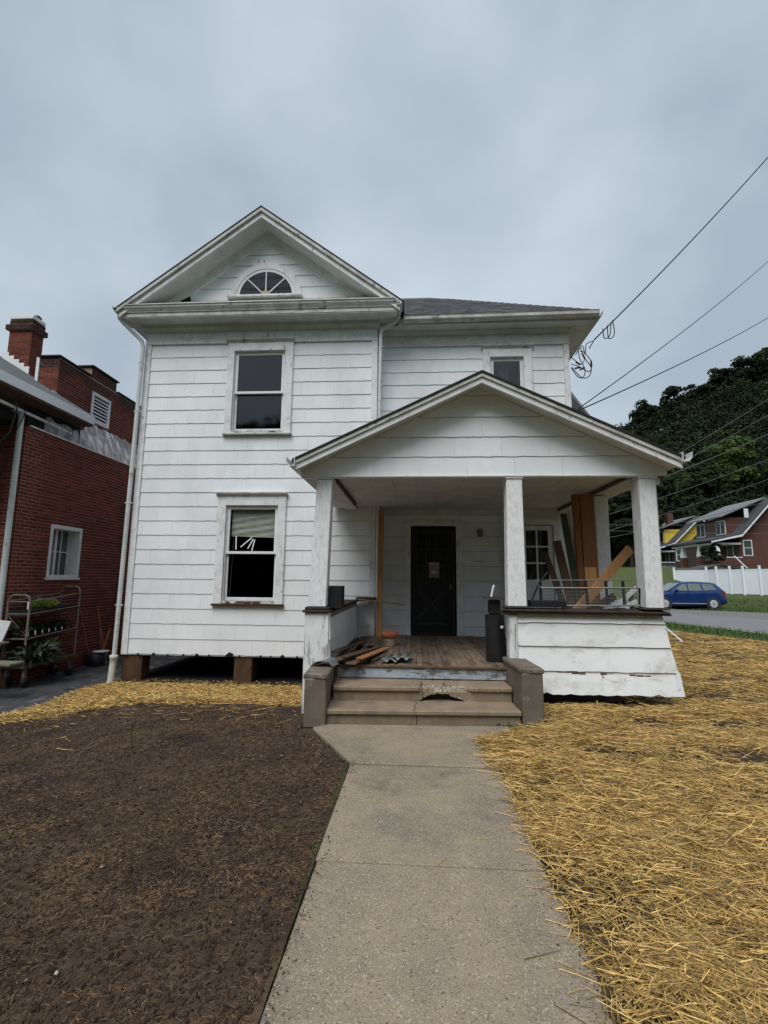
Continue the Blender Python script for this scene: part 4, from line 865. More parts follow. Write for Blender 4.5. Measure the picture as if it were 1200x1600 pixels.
# chimney bricks
ch = B(-9.92+.003, -9.34-.003, 10.5+.003, 10.87-.003, 5.5, 7.72).obj('chimney', m_mortar, bh)
chs = len(slots)
brickrun_front(10.5, -9.92, -9.34, 6.3, 7.52); brickrun_side(-9.34, 10.5, 10.87, 5.9, 7.52, [])
brickrun_front(10.44, -9.99, -9.28, 7.52, 7.66, lambda a, b: True); brickrun_side(-9.28, 10.44, 10.93, 7.52, 7.66, [], lambda a, b: True); brickrun_front(10.5, -9.94, -9.33, 7.66, 7.81, lambda a, b: True); brickrun_side(-9.33, 10.5, 10.89, 7.66, 7.81, [], lambda a, b: True)
order = sorted(range(len(slots)), key=lambda i: slots[i][0])
cache = {}; mass = MB(); massd = MB(); o_ = ORG[bh.name]
for rank, i in enumerate(order):
    d, ax, x, y, z, ln, dk = slots[i]; dp = .002+.003*rnd.random(); ln_ = ln-jt
    if rank < 285 and not dk:
        key = (ax, ln)
        if key not in cache:
            mb = MB()
            (mb.box(-.05, .0, 0, ln_, 0, bh_-jt) if ax == 'x' else mb.box(0, ln_, 0, .05, 0, bh_-jt))
            me = bpy.data.meshes.new('brick'); me.from_pydata(mb.v, [], mb.f); me.materials.append(m_brick); cache[key] = me
        b = bpy.data.objects.new('brick', cache[key]); col.objects.link(b); b.parent = bh
        b.location = (x+(dp-.004 if ax == 'x' else jt/2)-o_[0], y+(jt/2 if ax == 'x' else -dp+.004)-o_[1], z+jt/2-o_[2])
    else:
        t_ = massd if dk else mass
        if ax == 'x': t_.box(x-.02, x+dp, y+jt/2, y+ln_+jt/2, z+jt/2, z+bh_-jt/2)
        else: t_.box(x+jt/2, x+ln_+jt/2, y-dp, y+.02, z+jt/2, z+bh_-jt/2)
kind(mass.obj('brickwork', m_brickm, bh), 'stuff'); kind(massd.obj('sooty_brickwork', m_brickdark, bh), 'stuff')
B(-9.94, -9.33, 10.48, 10.89, 7.811, 7.91).obj('chimney_cap', m_winwhite, ch, bevel=.01)
MB().lathe((-9.50, 10.8, 7.91), [(.07, 0), (.08, .05), (.10, .10), (.05, .15)], 10).tube([(-9.50, 10.8, 7.99), (-9.68, 10.75, 7.98)], .04, 8).obj('flue_cowl', m_black, ch)
B(-9.985, -9.285, 10.447, 10.92, 7.523, 7.658).obj('corbel_core', m_mortar, ch)
for i in range(5):   # stepped flashing
    x = -9.97+i*.14; z = 6.80-i*.095
    B(x, x+.155, 10.44, 10.455, z-.14, z+.13).obj('flashing', m_winwhite, ch, bevel=.01)
# copings
MB().box(-8.50, UB+.05, 9.77, 10.90, 6.46, 6.50).box(-8.50, UB+.05, 10.88, 11.94, 6.73, 6.77).box(-8.50, UB+.05, 11.94, 15, 6.46, 6.50).obj('coping', m_edge, bh, bevel=.005)
B(-8.52, -8.45, 9.79, 9.90, 5.65, 6.46).obj('white_flashing_strip', m_winwhite, bh)
B(-8.3, -7.97, 9.7, 9.815, 5.5, 5.62).obj('white_flashing_strip', m_winwhite, bh)
# louvre
lv = MB().box(UB-.06, UB+.03, LWIN[0], LWIN[0]+.06, LWIN[2], LWIN[3]).box(UB-.06, UB+.03, LWIN[1]-.06, LWIN[1], LWIN[2], LWIN[3]).box(UB-.06, UB+.03, LWIN[0]+.06, LWIN[1]-.06, LWIN[2], LWIN[2]+.06).box(UB-.06, UB+.03, LWIN[0]+.06, LWIN[1]-.06, LWIN[3]-.06, LWIN[3]).obj('louvre_vent', m_winwhite, bh, bevel=.004)
for i in range(7):
    z = LWIN[2]+.08+i*.087; MB().hexa([(UB-.05, LWIN[0]+.06, z+.03), (UB-.0, LWIN[0]+.06, z), (UB-.0, LWIN[1]-.06, z), (UB-.05, LWIN[1]-.06, z+.03)], [(UB-.05, LWIN[0]+.06, z+.065), (UB-.0, LWIN[0]+.06, z+.035), (UB-.0, LWIN[1]-.06, z+.035), (UB-.05, LWIN[1]-.06, z+.065)]).obj('louvre_slat', m_winwhite, lv)
# eave, soffit, roof
def rz_(x): return 5.0+.60*(-7.0-x)
MB().add([(-7.0, 6.4, 5.02), (-7.0, 9.78, 5.02), (-8.0, 9.78, rz_(-8)), (-10.2, 9.78, rz_(-10.2)), (-10.2, 6.4, rz_(-10.2))], [(0, 1, 2, 3, 4)]).add([(-8.012, 9.78, rz_(-8.012)), (-8.012, 15, rz_(-8.012)), (-10.2, 15, rz_(-10.2)), (-10.2, 9.78, rz_(-10.2))], [(0, 1, 2, 3)]).add([(-10.2, 6.4, rz_(-10.2)), (-10.2, 15, rz_(-10.2)), (-13.4, 15, 5.0), (-13.4, 6.4, 5.0)], [(0, 1, 2, 3)]).obj('roof', mat('brick_house_roofing', (.14, .155, .16), (.10, .11, .115), rough=.9, scale=4, bump=.6, bscale=60, brick=((.06, .065, .07), .006, .3, .12, (0, 0, R(90)))), bh)
B(-7.03, -6.995, 6.4, 9.78, 4.84, 5.015).obj('eave_fascia', m_white, bh, bevel=.004)
B(-7.395, -7.031, 6.4, 9.78, 4.80, 4.83).obj('eave_soffit', m_oldwood, bh)
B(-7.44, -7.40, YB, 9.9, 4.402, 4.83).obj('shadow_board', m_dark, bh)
MB().tube([(-7.38, 7.2, 4.66), (-7.38, 9.6, 4.60)], .03, 8).obj('porch_pipe', m_winwhite, bh)
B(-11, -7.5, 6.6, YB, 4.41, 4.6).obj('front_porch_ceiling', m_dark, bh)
# side window
y0, y1, z0, z1 = BWIN
bw = MB().box(XB-.26, XB+.02, y0, y0+.07, z0, z1).box(XB-.26, XB+.02, y1-.07, y1, z0, z1).box(XB-.26, XB+.02, y0+.07, y1-.07, z1-.08, z1).box(XB-.10, XB+.03, y0+.07, y1-.09, z0, z0+.05).box(XB-.085, XB-.03, y0+.07, y0+.07+.0, z0, z1).obj('side_window', m_winwhite, bh, bevel=.004)
mb = MB(); ymid = (y0+.07+y1-.09)/2
for yy, w in ((y0+.075, .02), (y0+.24, .015), (ymid-.03, .06), (ymid+.15, .015), (y1-.11, .02)): mb.box(XB-.235, XB-.205, yy, yy+w, z0+.05, z1-.08)
mb.box(XB-.23, XB-.21, y0+.07, y1-.09, (z0+z1)/2-.01, (z0+z1)/2+.01); mb.obj('sash', m_winwhite, bw)
B(XB-.25, XB-.245, y0+.07, y1-.09, z0+.05, z1-.08).obj('pane', m_farglass, bw)
B(XB-.29, XB-.27, y0, y1, z0, z1).obj('room_backing', m_dark, bh)
B(UB-.14, UB-.12, LWIN[0], LWIN[1], LWIN[2], LWIN[3]).obj('attic_backing', m_dark, bh)
B(XB-.02, XB+.045, y0-.03, y1+.02, z0-.05, z0-.002).obj('sill', m_winwhite, bw)
# draped clear plastic under the eave
P = []
for i in range(60):
    t = i/59; y = 8.85+t*3.6
    zt = 4.70+.02*math.sin(i*.9)+.42*float(sst((t-.22)/.3)); row = []
    for j in range(9):
        s = j/8; fold = .012*math.sin(i*1.1+j*.8)*(.3+s*.7)+.012*math.sin(i*.7)
        bulge = -.5*(1-s)*float(sst((t-.2)/.3))
        row.append((XB+.03+.02*math.sin(i*1.3)+bulge*.5+fold, y, zt+(4.40-zt)*s+.01*math.sin(i*.8)))
    P.append(row)
tag(MB().grid(P).obj('plastic_sheet', m_sheet), 'clear plastic sheet draped along the top of the brick side wall', 'plastic sheet')
MB().beam((XB+.03, 8.5, 4.41), (XB+.03, 12.5, 4.41), .03, .03).obj('batten', m_winwhite, bh)
# downspout at the front, meter box, wires
MB().tube([(-7.62, 8.38, 4.62), (-7.52, 8.37, 4.70), (-7.46, 8.36, 4.66), (-7.45, 8.36, 4.5), (-7.45, 8.37, 2.4), (-7.45, 8.38, -.4)], .05, 10).obj('downspout', m_gutter, bh)
B(-7.95, -7.62, 8.30, 8.45, .35, 1.5).obj('meter_box', m_steel, bh, bevel=.01)
def wire(pts, r, nm, lab, grp=None, m=None, n=5):
    return tag(MB().tube(pts, r, n).obj(nm, m or m_cable), lab, 'cable', grp)
wire([(-7.9, 7.6, 5.05), (-7.35, 8.0, 4.95), (-7.32, 8.1, 4.6), (-7.5, 8.2, 4.2), (-7.9, 8.3, 3.9)], .012, 'drooping_cable', 'grey cable looping down below the brick house eave', m=m_cableg)
wire([(-7.8, 8.3, 4.3), (-7.5, 8.3, 4.2), (-7.38, 8.3, 4.45), (-7.3, 8.3, 4.7), (-7.25, 8.0, 4.8)], .010, 'black_loop_cable', 'black cable curling round the top of the brick house downspout')

# ------------------------------------------------------------------ plant rack, picnic table, tools on the driveway
zd = -.44
ck = thing('plant_cart', 'rusty rolling rack with plants on its shelves beside the brick wall', 'plant rack', (-7.1, 9.0, zd))
xa, xb, ya, yb = -7.33, -6.92, 8.42, 9.72
def hoop(y, z1):
    MB().tube([(xa, y, -.02), (xa, y, z1-.10), (xa+.03, y, z1-.03), (xa+.1, y, z1), (xb-.1, y, z1), (xb-.03, y, z1-.03), (xb, y, z1-.10), (xb, y, -.02)], .018, 8).obj('end_hoop', m_rust, ck)
hoop(ya, 1.20); hoop(yb, 1.34)
for z, zz in ((1.08, 1.20), (.86, .94), (.42, .50)): MB().tube([(xa, ya, z), (xa, yb, zz)], .013, 6).tube([(xb, ya, z), (xb, yb, zz)], .013, 6).tube([(xa, ya, z), (xb, ya, z)], .013, 6).obj('shelf_rail', m_rust, ck)
for z, zz in ((.84, .92), (.42, .50)): MB().hexa([(xa, ya, z-.02), (xb, ya, z-.02), (xb, yb, zz-.02), (xa, yb, zz-.02)], [(xa, ya, z), (xb, ya, z), (xb, yb, zz), (xa, yb, zz)]).obj('shelf', m_tar, ck)
MB().box(xa-.02, xb+.04, ya-.02, yb+.05, -.09, -.03).obj('deck', mat('mossy_deck', (.09, .08, .04), (.05, .05, .03), bump=.6), ck)
for x in (xa+.05, xb-.03):
    for y in (ya+.08, yb-.10):
        c_ = MB().box(x-.02, x+.02, y-.03, y+.03, -.26, -.09).obj('caster', m_rust, ck); MB().lathe((x-.025, y+.03, -.34), [(.0, 0), (.09, 0), (.09, .05), (.0, .05)], 16, 'x').obj('wheel', m_black, c_)
MB().tube([(xb, ya, .62), (xb-.2, ya+.1, .42)], .008, 5).tube([(xa, ya, .85), (xb, ya+.02, .45)], .006, 5).obj('brace_wire', m_rust, ck)
B(xb-.02, xb+.0, ya-.03, ya-.02, .95, 1.08).obj('price_tag', m_white, ck)
for z, zz in ((.905, .985), (.45, .53)): MB().hexa([(xa+.03, ya+.02, z-.06), (xb-.03, ya+.02, z-.06), (xb-.03, yb-.1, zz-.06), (xa+.03, yb-.1, zz-.06)], [(xa+.01, ya+.0, z+.0), (xb-.01, ya+.0, z+.0), (xb-.01, yb-.08, zz+.0), (xa+.01, yb-.08, zz+.0)]).obj('plant_tray', m_black, ck)
def plant(name, c, rx, ry, h, n, lf, m, lab, group=None, droop=.4):
    V_, F_ = [], []; k = 0
    for i in range(n):
        a = rnd.random()*6.28; r = rnd.random()**.5; e = rnd.uniform(.1, 1)
        bx, by = c[0]+rx*r*math.cos(a)*.8, c[1]+ry*r*math.sin(a)*.8; bz = c[2]+h*(.15+.75*rnd.random()*(1-.4*r))
        d = Vector((math.cos(a)*rnd.uniform(.3, 1), math.sin(a)*rnd.uniform(.3, 1), rnd.uniform(-droop, 1))).normalized()*lf*rnd.uniform(.6, 1.2)
        s_ = d.cross(Vector((rnd.uniform(-1, 1), rnd.uniform(-1, 1), .6))).normalized()*lf*.16; p = Vector((bx, by, bz))
        V_ += [p, p+d*.5+s_, p+d, p+d*.5-s_]; F_ += [(k, k+1, k+2, k+3)]; k += 4
    t = thing(name, lab, 'plant', c, group); ORG_ = ORG[t.name]
    mb = MB(); mb.add([tuple(v) for v in V_], F_); mb.obj('leaves', m, t)
    MB().lathe((c[0], c[1], c[2]-.0), [(min(rx, ry)*.45, .0), (min(rx, ry)*.6, h*.18)], 12).obj('pot', m_black, t)
    return t
plant('potted_plant', (-7.1, 9.0, .905), .16, .34, .26, 420, .07, mat('lime_leaf', (.20, .26, .05), (.13, .20, .04), bump=0, island=.3), 'bright lime green bedding plants on the top shelf of the rack', droop=.1)
for i, (y, h) in enumerate(((8.55, .30), (8.85, .22), (9.2, .24), (9.5, .28))):
    plant('potted_plant', (-7.12, y, .45), .17, .16, h, 160, .10, mat('grey_green_leaf', (.035, .055, .028), (.02, .035, .018), bump=0, island=.5), ['dark bushy plant at the near end of the middle shelf', 'low dark plant second from the near end of the middle shelf', 'low dark plant third from the near end of the middle shelf', 'dark plant at the far end of the middle shelf'][i], 'dark plants in trays on the middle shelf')
plant('potted_plant', (-7.0, 8.75, -.02), .30, .38, .42, 260, .24, mat('dusty_leaf', (.065, .08, .05), (.035, .045, .03), bump=0, island=.5), 'large dusty long leaved plant on the bottom deck of the rack', droop=.5)
for i in range(7):
    y = 8.48+i*.17; tag(MB().add([(xb-.03, y, .47), (xb-.03, y+.03, .47), (xb-.045, y+.035, .555), (xb-.045, y-.002, .55)], [(0, 1, 2, 3)]).add([(xb-.033, y, .47), (xb-.033, y+.03, .47), (xb-.048, y+.035, .555), (xb-.048, y-.002, .55)], [(3, 2, 1, 0)]).obj('plant_label', m_white), ['first', 'second', 'third', 'fourth', 'fifth', 'sixth', 'seventh'][i]+' blank white plant label from the near end of the middle shelf', 'plant label', 'white plant labels on the rack')
pt = thing('picnic_table', 'weathered grey wooden picnic table cut off by the left edge', 'picnic table', (-7.2, 7.8, zd))
for x in (-7.25,):
    MB().beam((x, 7.58, zd), (x-.0, 7.95, .36), .09, .04).beam((x, 8.45, zd), (x, 8.05, .36), .09, .04).obj('leg', m_oldwood, pt)
for y in (7.50, 7.66): B(-8.8, -6.40, y, y+.15, .115, .155).obj('bench_plank', mat('silvered_plank', (.20, .19, .15), (.12, .115, .085), bump=.5, bscale=40, stretch=(1, 6, 3)), pt, bevel=.006)
for y in (7.88, 8.04): B(-8.8, -7.02, y, y+.145, .375, .41).obj('top_plank', MATS['silvered_plank'], pt, bevel=.006)
MB().beam((-6.72, 7.6, zd), (-6.76, 7.6, .11), .05, .08).beam((-6.62, 7.5, zd+.0), (-6.70, 7.6, .11), .04, .04).obj('leg', m_oldwood, pt)
MB().beam((-7.25, 7.5, .10), (-7.25, 8.4, .10), .04, .09).obj('cross_brace', m_oldwood, pt)
tag(MB().polyY([(-7.95, .80), (-7.98, .10), (-7.42, .02), (-7.16, .74)], 8.32, 8.345).obj('white_board', m_winwhite), 'white panel leaning behind the picnic table', 'panel')
# tools and bucket at the far wall
br = thing('long_broom', 'upright broom with wooden handle leaning on the brick wall', 'broom', (-7.3, 11.3, zd))
MB().tube([(-7.30, 11.35, zd+.05), (-7.38, 11.0, .86)], .013, 7).obj('handle', m_wood, br); MB().beam((-7.42, 11.3, zd+.05), (-7.18, 11.4, zd+.05), .06, .09).obj('head', m_black, br)
br = thing('pink_rake', 'thin pink handled rake leaning left of the broom', 'rake', (-7.45, 10.8, zd))
MB().tube([(-7.32, 10.85, zd+.04), (-7.39, 10.45, .80)], .010, 7).obj('handle', m_pink, br); MB().beam((-7.38, 10.8, zd+.05), (-7.22, 10.9, zd+.05), .03, .03).obj('head', m_black, br)
br = thing('dustpan', 'pink handled long dustpan standing left of the bucket', 'dustpan', (-7.3, 10.9, zd))
MB().tube([(-7.22, 11.12, zd+.05), (-7.28, 11.0, .38)], .009, 7).obj('handle', m_pink, br); MB().hexa([(-7.38, 10.85, zd), (-7.14, 10.95, zd), (-7.16, 11.2, zd), (-7.38, 11.15, zd)], [(-7.38, 10.85, zd+.02), (-7.14, 10.95, zd+.02), (-7.16, 11.2, zd+.11), (-7.38, 11.15, zd+.11)]).obj('pan', m_steel, br)
bu = thing('rubber_tub', 'black rubber tub with a pale disc on top beside the tools', 'tub', (-7.14, 10.75, zd))
MB().lathe((-7.14, 10.75, zd), [(.17, 0), (.23, .28), (.22, .28), (.16, .03)], 20).obj('bowl', m_black, bu); MB().lathe((-7.10, 10.85, zd+.29), [(.0, 0), (.17, .0), (.17, .02), (.0, .025)], 18).obj('pale_disc', m_winwhite, bu)
tag(MB().tube([(-7.10, 10.9, zd+.25), (-7.02, 11.0, .36)], .012, 6).obj('wooden_dowel', m_wood), 'short wooden dowel sticking up from the black tub', 'dowel')

# ------------------------------------------------------------------ cables
def smooth(P, k=6):
    P = [Vector(p) for p in P]; Q = [P[0]]+P+[P[-1]]; out = []
    for i in range(1, len(Q)-2):
        for j in range(k):
            t = j/k; a, b, c, d = Q[i-1:i+3]
            out.append(.5*((2*b)+(c-a)*t+(2*a-5*b+4*c-d)*t*t+(-a+3*b-3*c+d)*t**3))
    return out+[P[-1]]
def sag(a, b, s, n=24): a, b = Vector(a), Vector(b); return [a+(b-a)*i/n-Vector((0, 0, s*4*(i/n)*(1-i/n))) for i in range(n+1)]
wire(sag((3.70, 9.50, 6.45), (10.4, 11.7, 13.9), .12, 40), .014, 'service_drop_cable', 'twisted black service cable rising from the right eave to the top right')
wire([(3.62, 9.6, 6.30), (3.70, 9.50, 6.45), (3.83, 9.45, 6.58)], .01, 'eave_hook_cable', 'short black lead hooked below the right eave corner')
for i, P in enumerate((((3.86, 9.45, 6.66), (3.88, 9.45, 6.45), (3.98, 9.43, 6.50), (4.02, 9.42, 6.78)), ((3.95, 9.44, 6.72), (3.96, 9.44, 6.44), (4.07, 9.42, 6.52), (4.05, 9.42, 6.82)))):
    wire(smooth(P), .010, 'splice_loop', ['inner small splice loop hanging from the service cable', 'outer small splice loop hanging from the service cable'][i], 'splice loops on the service cable')
for i, P in enumerate((((3.45, 9.2, 6.33), (3.56, 9.15, 5.98), (3.66, 9.1, 5.75), (3.60, 9.1, 5.53), (3.40, 9.1, 5.50), (3.2, 9.2, 5.83)),
                       ((3.4, 9.2, 6.30), (3.40, 9.15, 6.02), (3.50, 9.1, 5.70), (3.44, 9.1, 5.50), (3.30, 9.1, 5.52), (3.2, 9.2, 5.80)),
                       ((3.2, 9.2, 5.90), (3.35, 9.1, 5.78), (3.5, 9.1, 5.68), (3.63, 9.1, 5.66), (3.68, 9.1, 5.88), (3.50, 9.1, 6.14), (3.42, 9.15, 6.2)),
                       ((3.18, 9.2, 6.1), (3.28, 9.1, 5.92), (3.38, 9.1, 5.82), (3.50, 9.1, 5.95), (3.42, 9.1, 6.12)))):
    wire(smooth([(3.12+(x-.09-3.12)*.74, y, 5.70+(z-.09-5.70)*.80) for x, y, z in P]), .009, 'drip_loop', ['largest drip loop of the service bundle at the right house corner', 'second drip loop, hanging straightest at the right house corner', 'drip loop bulging farthest right at the house corner', 'smallest drip loop, closest under the eave'][i], 'drip loops on the right house corner')
wire(smooth([(3.20, 9.2, 5.98), (3.30, 9.1, 6.12), (3.36, 9.12, 5.95), (3.42, 9.2, 6.2), (3.62, 9.4, 6.36)]), .009, 'loop_lead', 'black lead joining the drip loops to the hook below the eave')
for i, p in enumerate(((3.30, 9.09, 5.74, .25), (3.42, 9.09, 5.72, .5), (3.66, 9.09, 5.85, 1.5), (3.32, 9.09, 5.86, -.6))):
    x, y, z, a = p; x = 3.12+(x-.09-3.12)*.74; z = 5.70+(z-.09-5.70)*.80; tag(MB().tube([(x-.05*math.cos(a), y, z-.05*math.sin(a)), (x+.05*math.cos(a), y, z+.05*math.sin(a))], .019, 8).obj('splice_sleeve', m_cable), ['black splice sleeve closest to the house corner on the loops', 'black splice sleeve low in the middle of the loops', 'black splice sleeve standing nearly upright, farthest from the corner', 'black splice sleeve slanting upwards near the corner of the loops'][i], 'splice', 'splice sleeves on the drip loops')
wire(sag((3.35, 9.6, 5.02), (15.87, 20.3, 15.83), .15, 30), .012, 'upper_phone_cable', 'thin straight cable rising from the porch roof to the right, upper of two')
wire(sag((3.35, 9.6, 4.98), (15.87, 20.6, 13.26), .12, 30), .014, 'lower_phone_cable', 'thin straight cable rising from the porch roof to the right, lower of two')
FW = [((9.8, 26, 5.9), (24.5, 29.5, 14.5)), ((9.8, 26, 5.6), (24.5, 29.5, 13.4)), ((7.3, 20, 4.7), (24.5, 29.5, 11.9)), ((9.2, 26, 4.7), (24.5, 29.5, 10.2)), ((9.5, 30, 3.9), (24.5, 29.5, 8.9)), ((9.5, 30, 3.7), (24.5, 29.5, 7.3)), ((9, 33, 5.4), (30, 34, 5.7)), ((9, 33, 5.1), (30, 34, 4.9))]
FL = ['first and highest', 'second', 'third', 'fourth', 'fifth', 'sixth', 'seventh, nearly level', 'eighth and lowest, nearly level']
for i, (a, b) in enumerate(FW): wire(sag(a, b, .2, 16), .016 if i != 2 else .022, 'street_cable', FL[i]+' of the street cables crossing in front of the wooded hill', 'street cables in front of the hill', m=m_cableg)

# ------------------------------------------------------------------ blue car
car = thing('blue_car', 'dark blue estate car parked on the grass across the road', 'car', (14.50, 32.0, -.13), local=True, rz=R(1.5))
prof = [  # x, z_bottom, z_belt, half width, z_hoodtop
    (0.0, .38, .70, .62, .72), (.12, .26, .80, .80, .84), (.5, .22, .92, .90, .96), (1.1, .20, 1.02, .92, 1.07), (1.5, .20, 1.06, .92, 1.10), (2.4, .20, 1.09, .93, 1.11), (3.4, .21, 1.12, .93, 1.14), (4.2, .22, 1.15, .91, 1.17), (4.62, .28, 1.12, .86, 1.14), (4.80, .36, .95, .74, .98)]
P = []
for x, zb, zt, w, zh in prof:
    q = [(-w*.9, zb), (-w, zb+.14), (-w*1.0, zb+.32), (-w*.985, zt-.16), (-w*.955, zt-.02), (-w*.88, zt+.02), (-w*.4, zh), (w*.4, zh), (w*.88, zt+.02), (w*.955, zt-.02), (w*.985, zt-.16), (w, zb+.32), (w, zb+.14), (w*.9, zb)]
    P.append([(x, y, z) for y, z in q])
mb = MB(); mb.grid(P); mb.add(P[0], [tuple(range(14))]); mb.add(P[-1], [tuple(range(13, -1, -1))])
body = mb.obj('body', m_blue, car)
gs = [(1.32, .80, 1.06), (1.75, .745, 1.38), (2.15, .70, 1.60), (2.6, .68, 1.665), (3.3, .67, 1.68), (3.95, .66, 1.65), (4.3, .64, 1.58), (4.48, .66, 1.42), (4.66, .76, 1.12)]
P = []
for x, w, z in gs:
    zb = 1.04+.03*x*.8; wb = .87 if x < 4.4 else .82
    P.append([(x, -wb, min(zb, z)), (x, -w, z-.05), (x, -w*.86, z), (x, 0, z+.015), (x, w*.86, z), (x, w, z-.05), (x, wb, min(zb, z))])
mb = MB(); mb.grid(P); mb.obj('roof', m_blue, car)
def side_pane(pts):
    n = len(pts)
    for s in (-1, 1):
        mb = MB(); vs_ = []
        for x, z in pts:
            t = (z-1.1)/(1.62-1.1); vs_.append((x, s*(.882-.175*t), z))
        mb.add(vs_, [tuple(range(n)) if s < 0 else tuple(range(n-1, -1, -1))]).obj('window', m_carglass, car)
side_pane([(1.62, 1.13), (2.42, 1.13), (2.42, 1.55), (2.28, 1.55), (2.05, 1.46)]); side_pane([(2.50, 1.14), (3.30, 1.15), (3.26, 1.57), (2.50, 1.57)]); side_pane([(3.40, 1.16), (4.18, 1.19), (4.02, 1.50), (3.88, 1.55), (3.36, 1.57)])
MB().add([(1.30, -.70, 1.12), (1.30, .70, 1.12), (2.08, .60, 1.60), (2.08, -.60, 1.60)], [(0, 1, 2, 3)]).obj('windscreen', m_carglass, car)
for x in (.95, 3.88):
    for s in (-1, 1):
        y = s*.86; tw = .22
        MB().lathe((x, y-(.01 if s > 0 else .0)-.11, .34), [(.41, .0 if s > 0 else -.02), (.41, .22)], 24, 'y').obj('wheel_arch', mat('arch_trim', (.03, .035, .045), (.03, .03, .04), rough=.6, bump=0), car)
        wh = MB().lathe((x, y-.13, .34), [(.24, 0), (.33, .01), (.345, .06), (.345, .20), (.33, .25), (.24, .26)], 26, 'y').obj('wheel', m_tyre, car)
        rm = MB().lathe((x, y+s*.135-.004, .34), [(.205, 0), (.235, .0), (.235, .008), (.205, .008)], 22, 'y')
        for k in range(5):
            a = R(72*k+15); rm.beam((x, y+s*.137, .34), (x+.22*math.cos(a), y+s*.137, .34+.22*math.sin(a)), .09, .012, (0, 1, 0))
        rm.obj('rim', m_rim, wh)
MB().box(4.55, 4.72, -.87, -.70, .92, 1.12).obj('tail_light', m_red, car, bevel=.02); MB().box(4.55, 4.72, .70, .87, .92, 1.12).obj('tail_light', m_red, car, bevel=.02)
MB().box(1.62, 1.80, -1.06, -.88, 1.10, 1.22).obj('mirror', m_blue, car, bevel=.03)
MB().box(1.4, 3.6, -.945, -.925, .34, .37).obj('side_moulding', m_rim, car)
for x in (2.2, 3.1): MB().box(x, x+.18, -.945, -.925, .93, .96).obj('door_handle', m_blue, car)
for x in (1.58, 2.45, 3.36): MB().box(x, x+.012, -.934, -.905, .30, 1.05).obj('door_seam', m_tyre, car)
MB().box(4.60, 4.86, -.75, .75, .36, .62).obj('bumper', m_blue, car, bevel=.04)

# ------------------------------------------------------------------ white fence across the road
fe = thing('vinyl_fence', 'white vinyl privacy fence along the grassy bank behind the car', 'fence', (24, 38, .6))
FP = [(22.6, 43.5), (23.82, 40.95), (23.97, 39.9), (24.37, 38.9), (24.72, 37.95), (25.25, 36.95), (25.66, 35.95), (26.1, 34.9)]
for i, (x, y) in enumerate(FP):
    MB().box(x-.065, x+.065, y-.065, y+.065, .45, 2.78).obj('fence_post', m_white, fe, bevel=.01)
    if i+1 < len(FP):
        x2, y2 = FP[i+1]; MB().beam((x, y, 1.55), (x2, y2, 1.57), .03, 1.78).obj('fence_panel', m_white, fe); MB().beam((x, y, 2.46), (x2, y2, 2.48), .05, .10).obj('fence_rail', m_white, fe)
# shed
sh = thing('garden_shed', 'low grey metal garden shed behind the white fence', 'shed', (26, 44.5, .6))
B(24.25, 28.6, 44.0, 46.5, .3, 2.42).obj('walls', m_shed, sh)
MB().polyY([(24.05, 2.38), (26.8, 3.02), (29.4, 2.42), (29.4, 2.48), (26.8, 3.10), (24.05, 2.45)], 43.8, 46.8).obj('roof', m_farroofd, sh)
MB().polyY([(24.5, 2.43), (28.9, 2.5), (26.8, 2.98)], 43.99, 44.05).obj('gable', m_shed, sh)
for x in (25.1, 26.0, 27.4): B(x, x+.04, 43.985, 43.999, .4, 2.4).obj('door_seam', m_winwhite, sh)

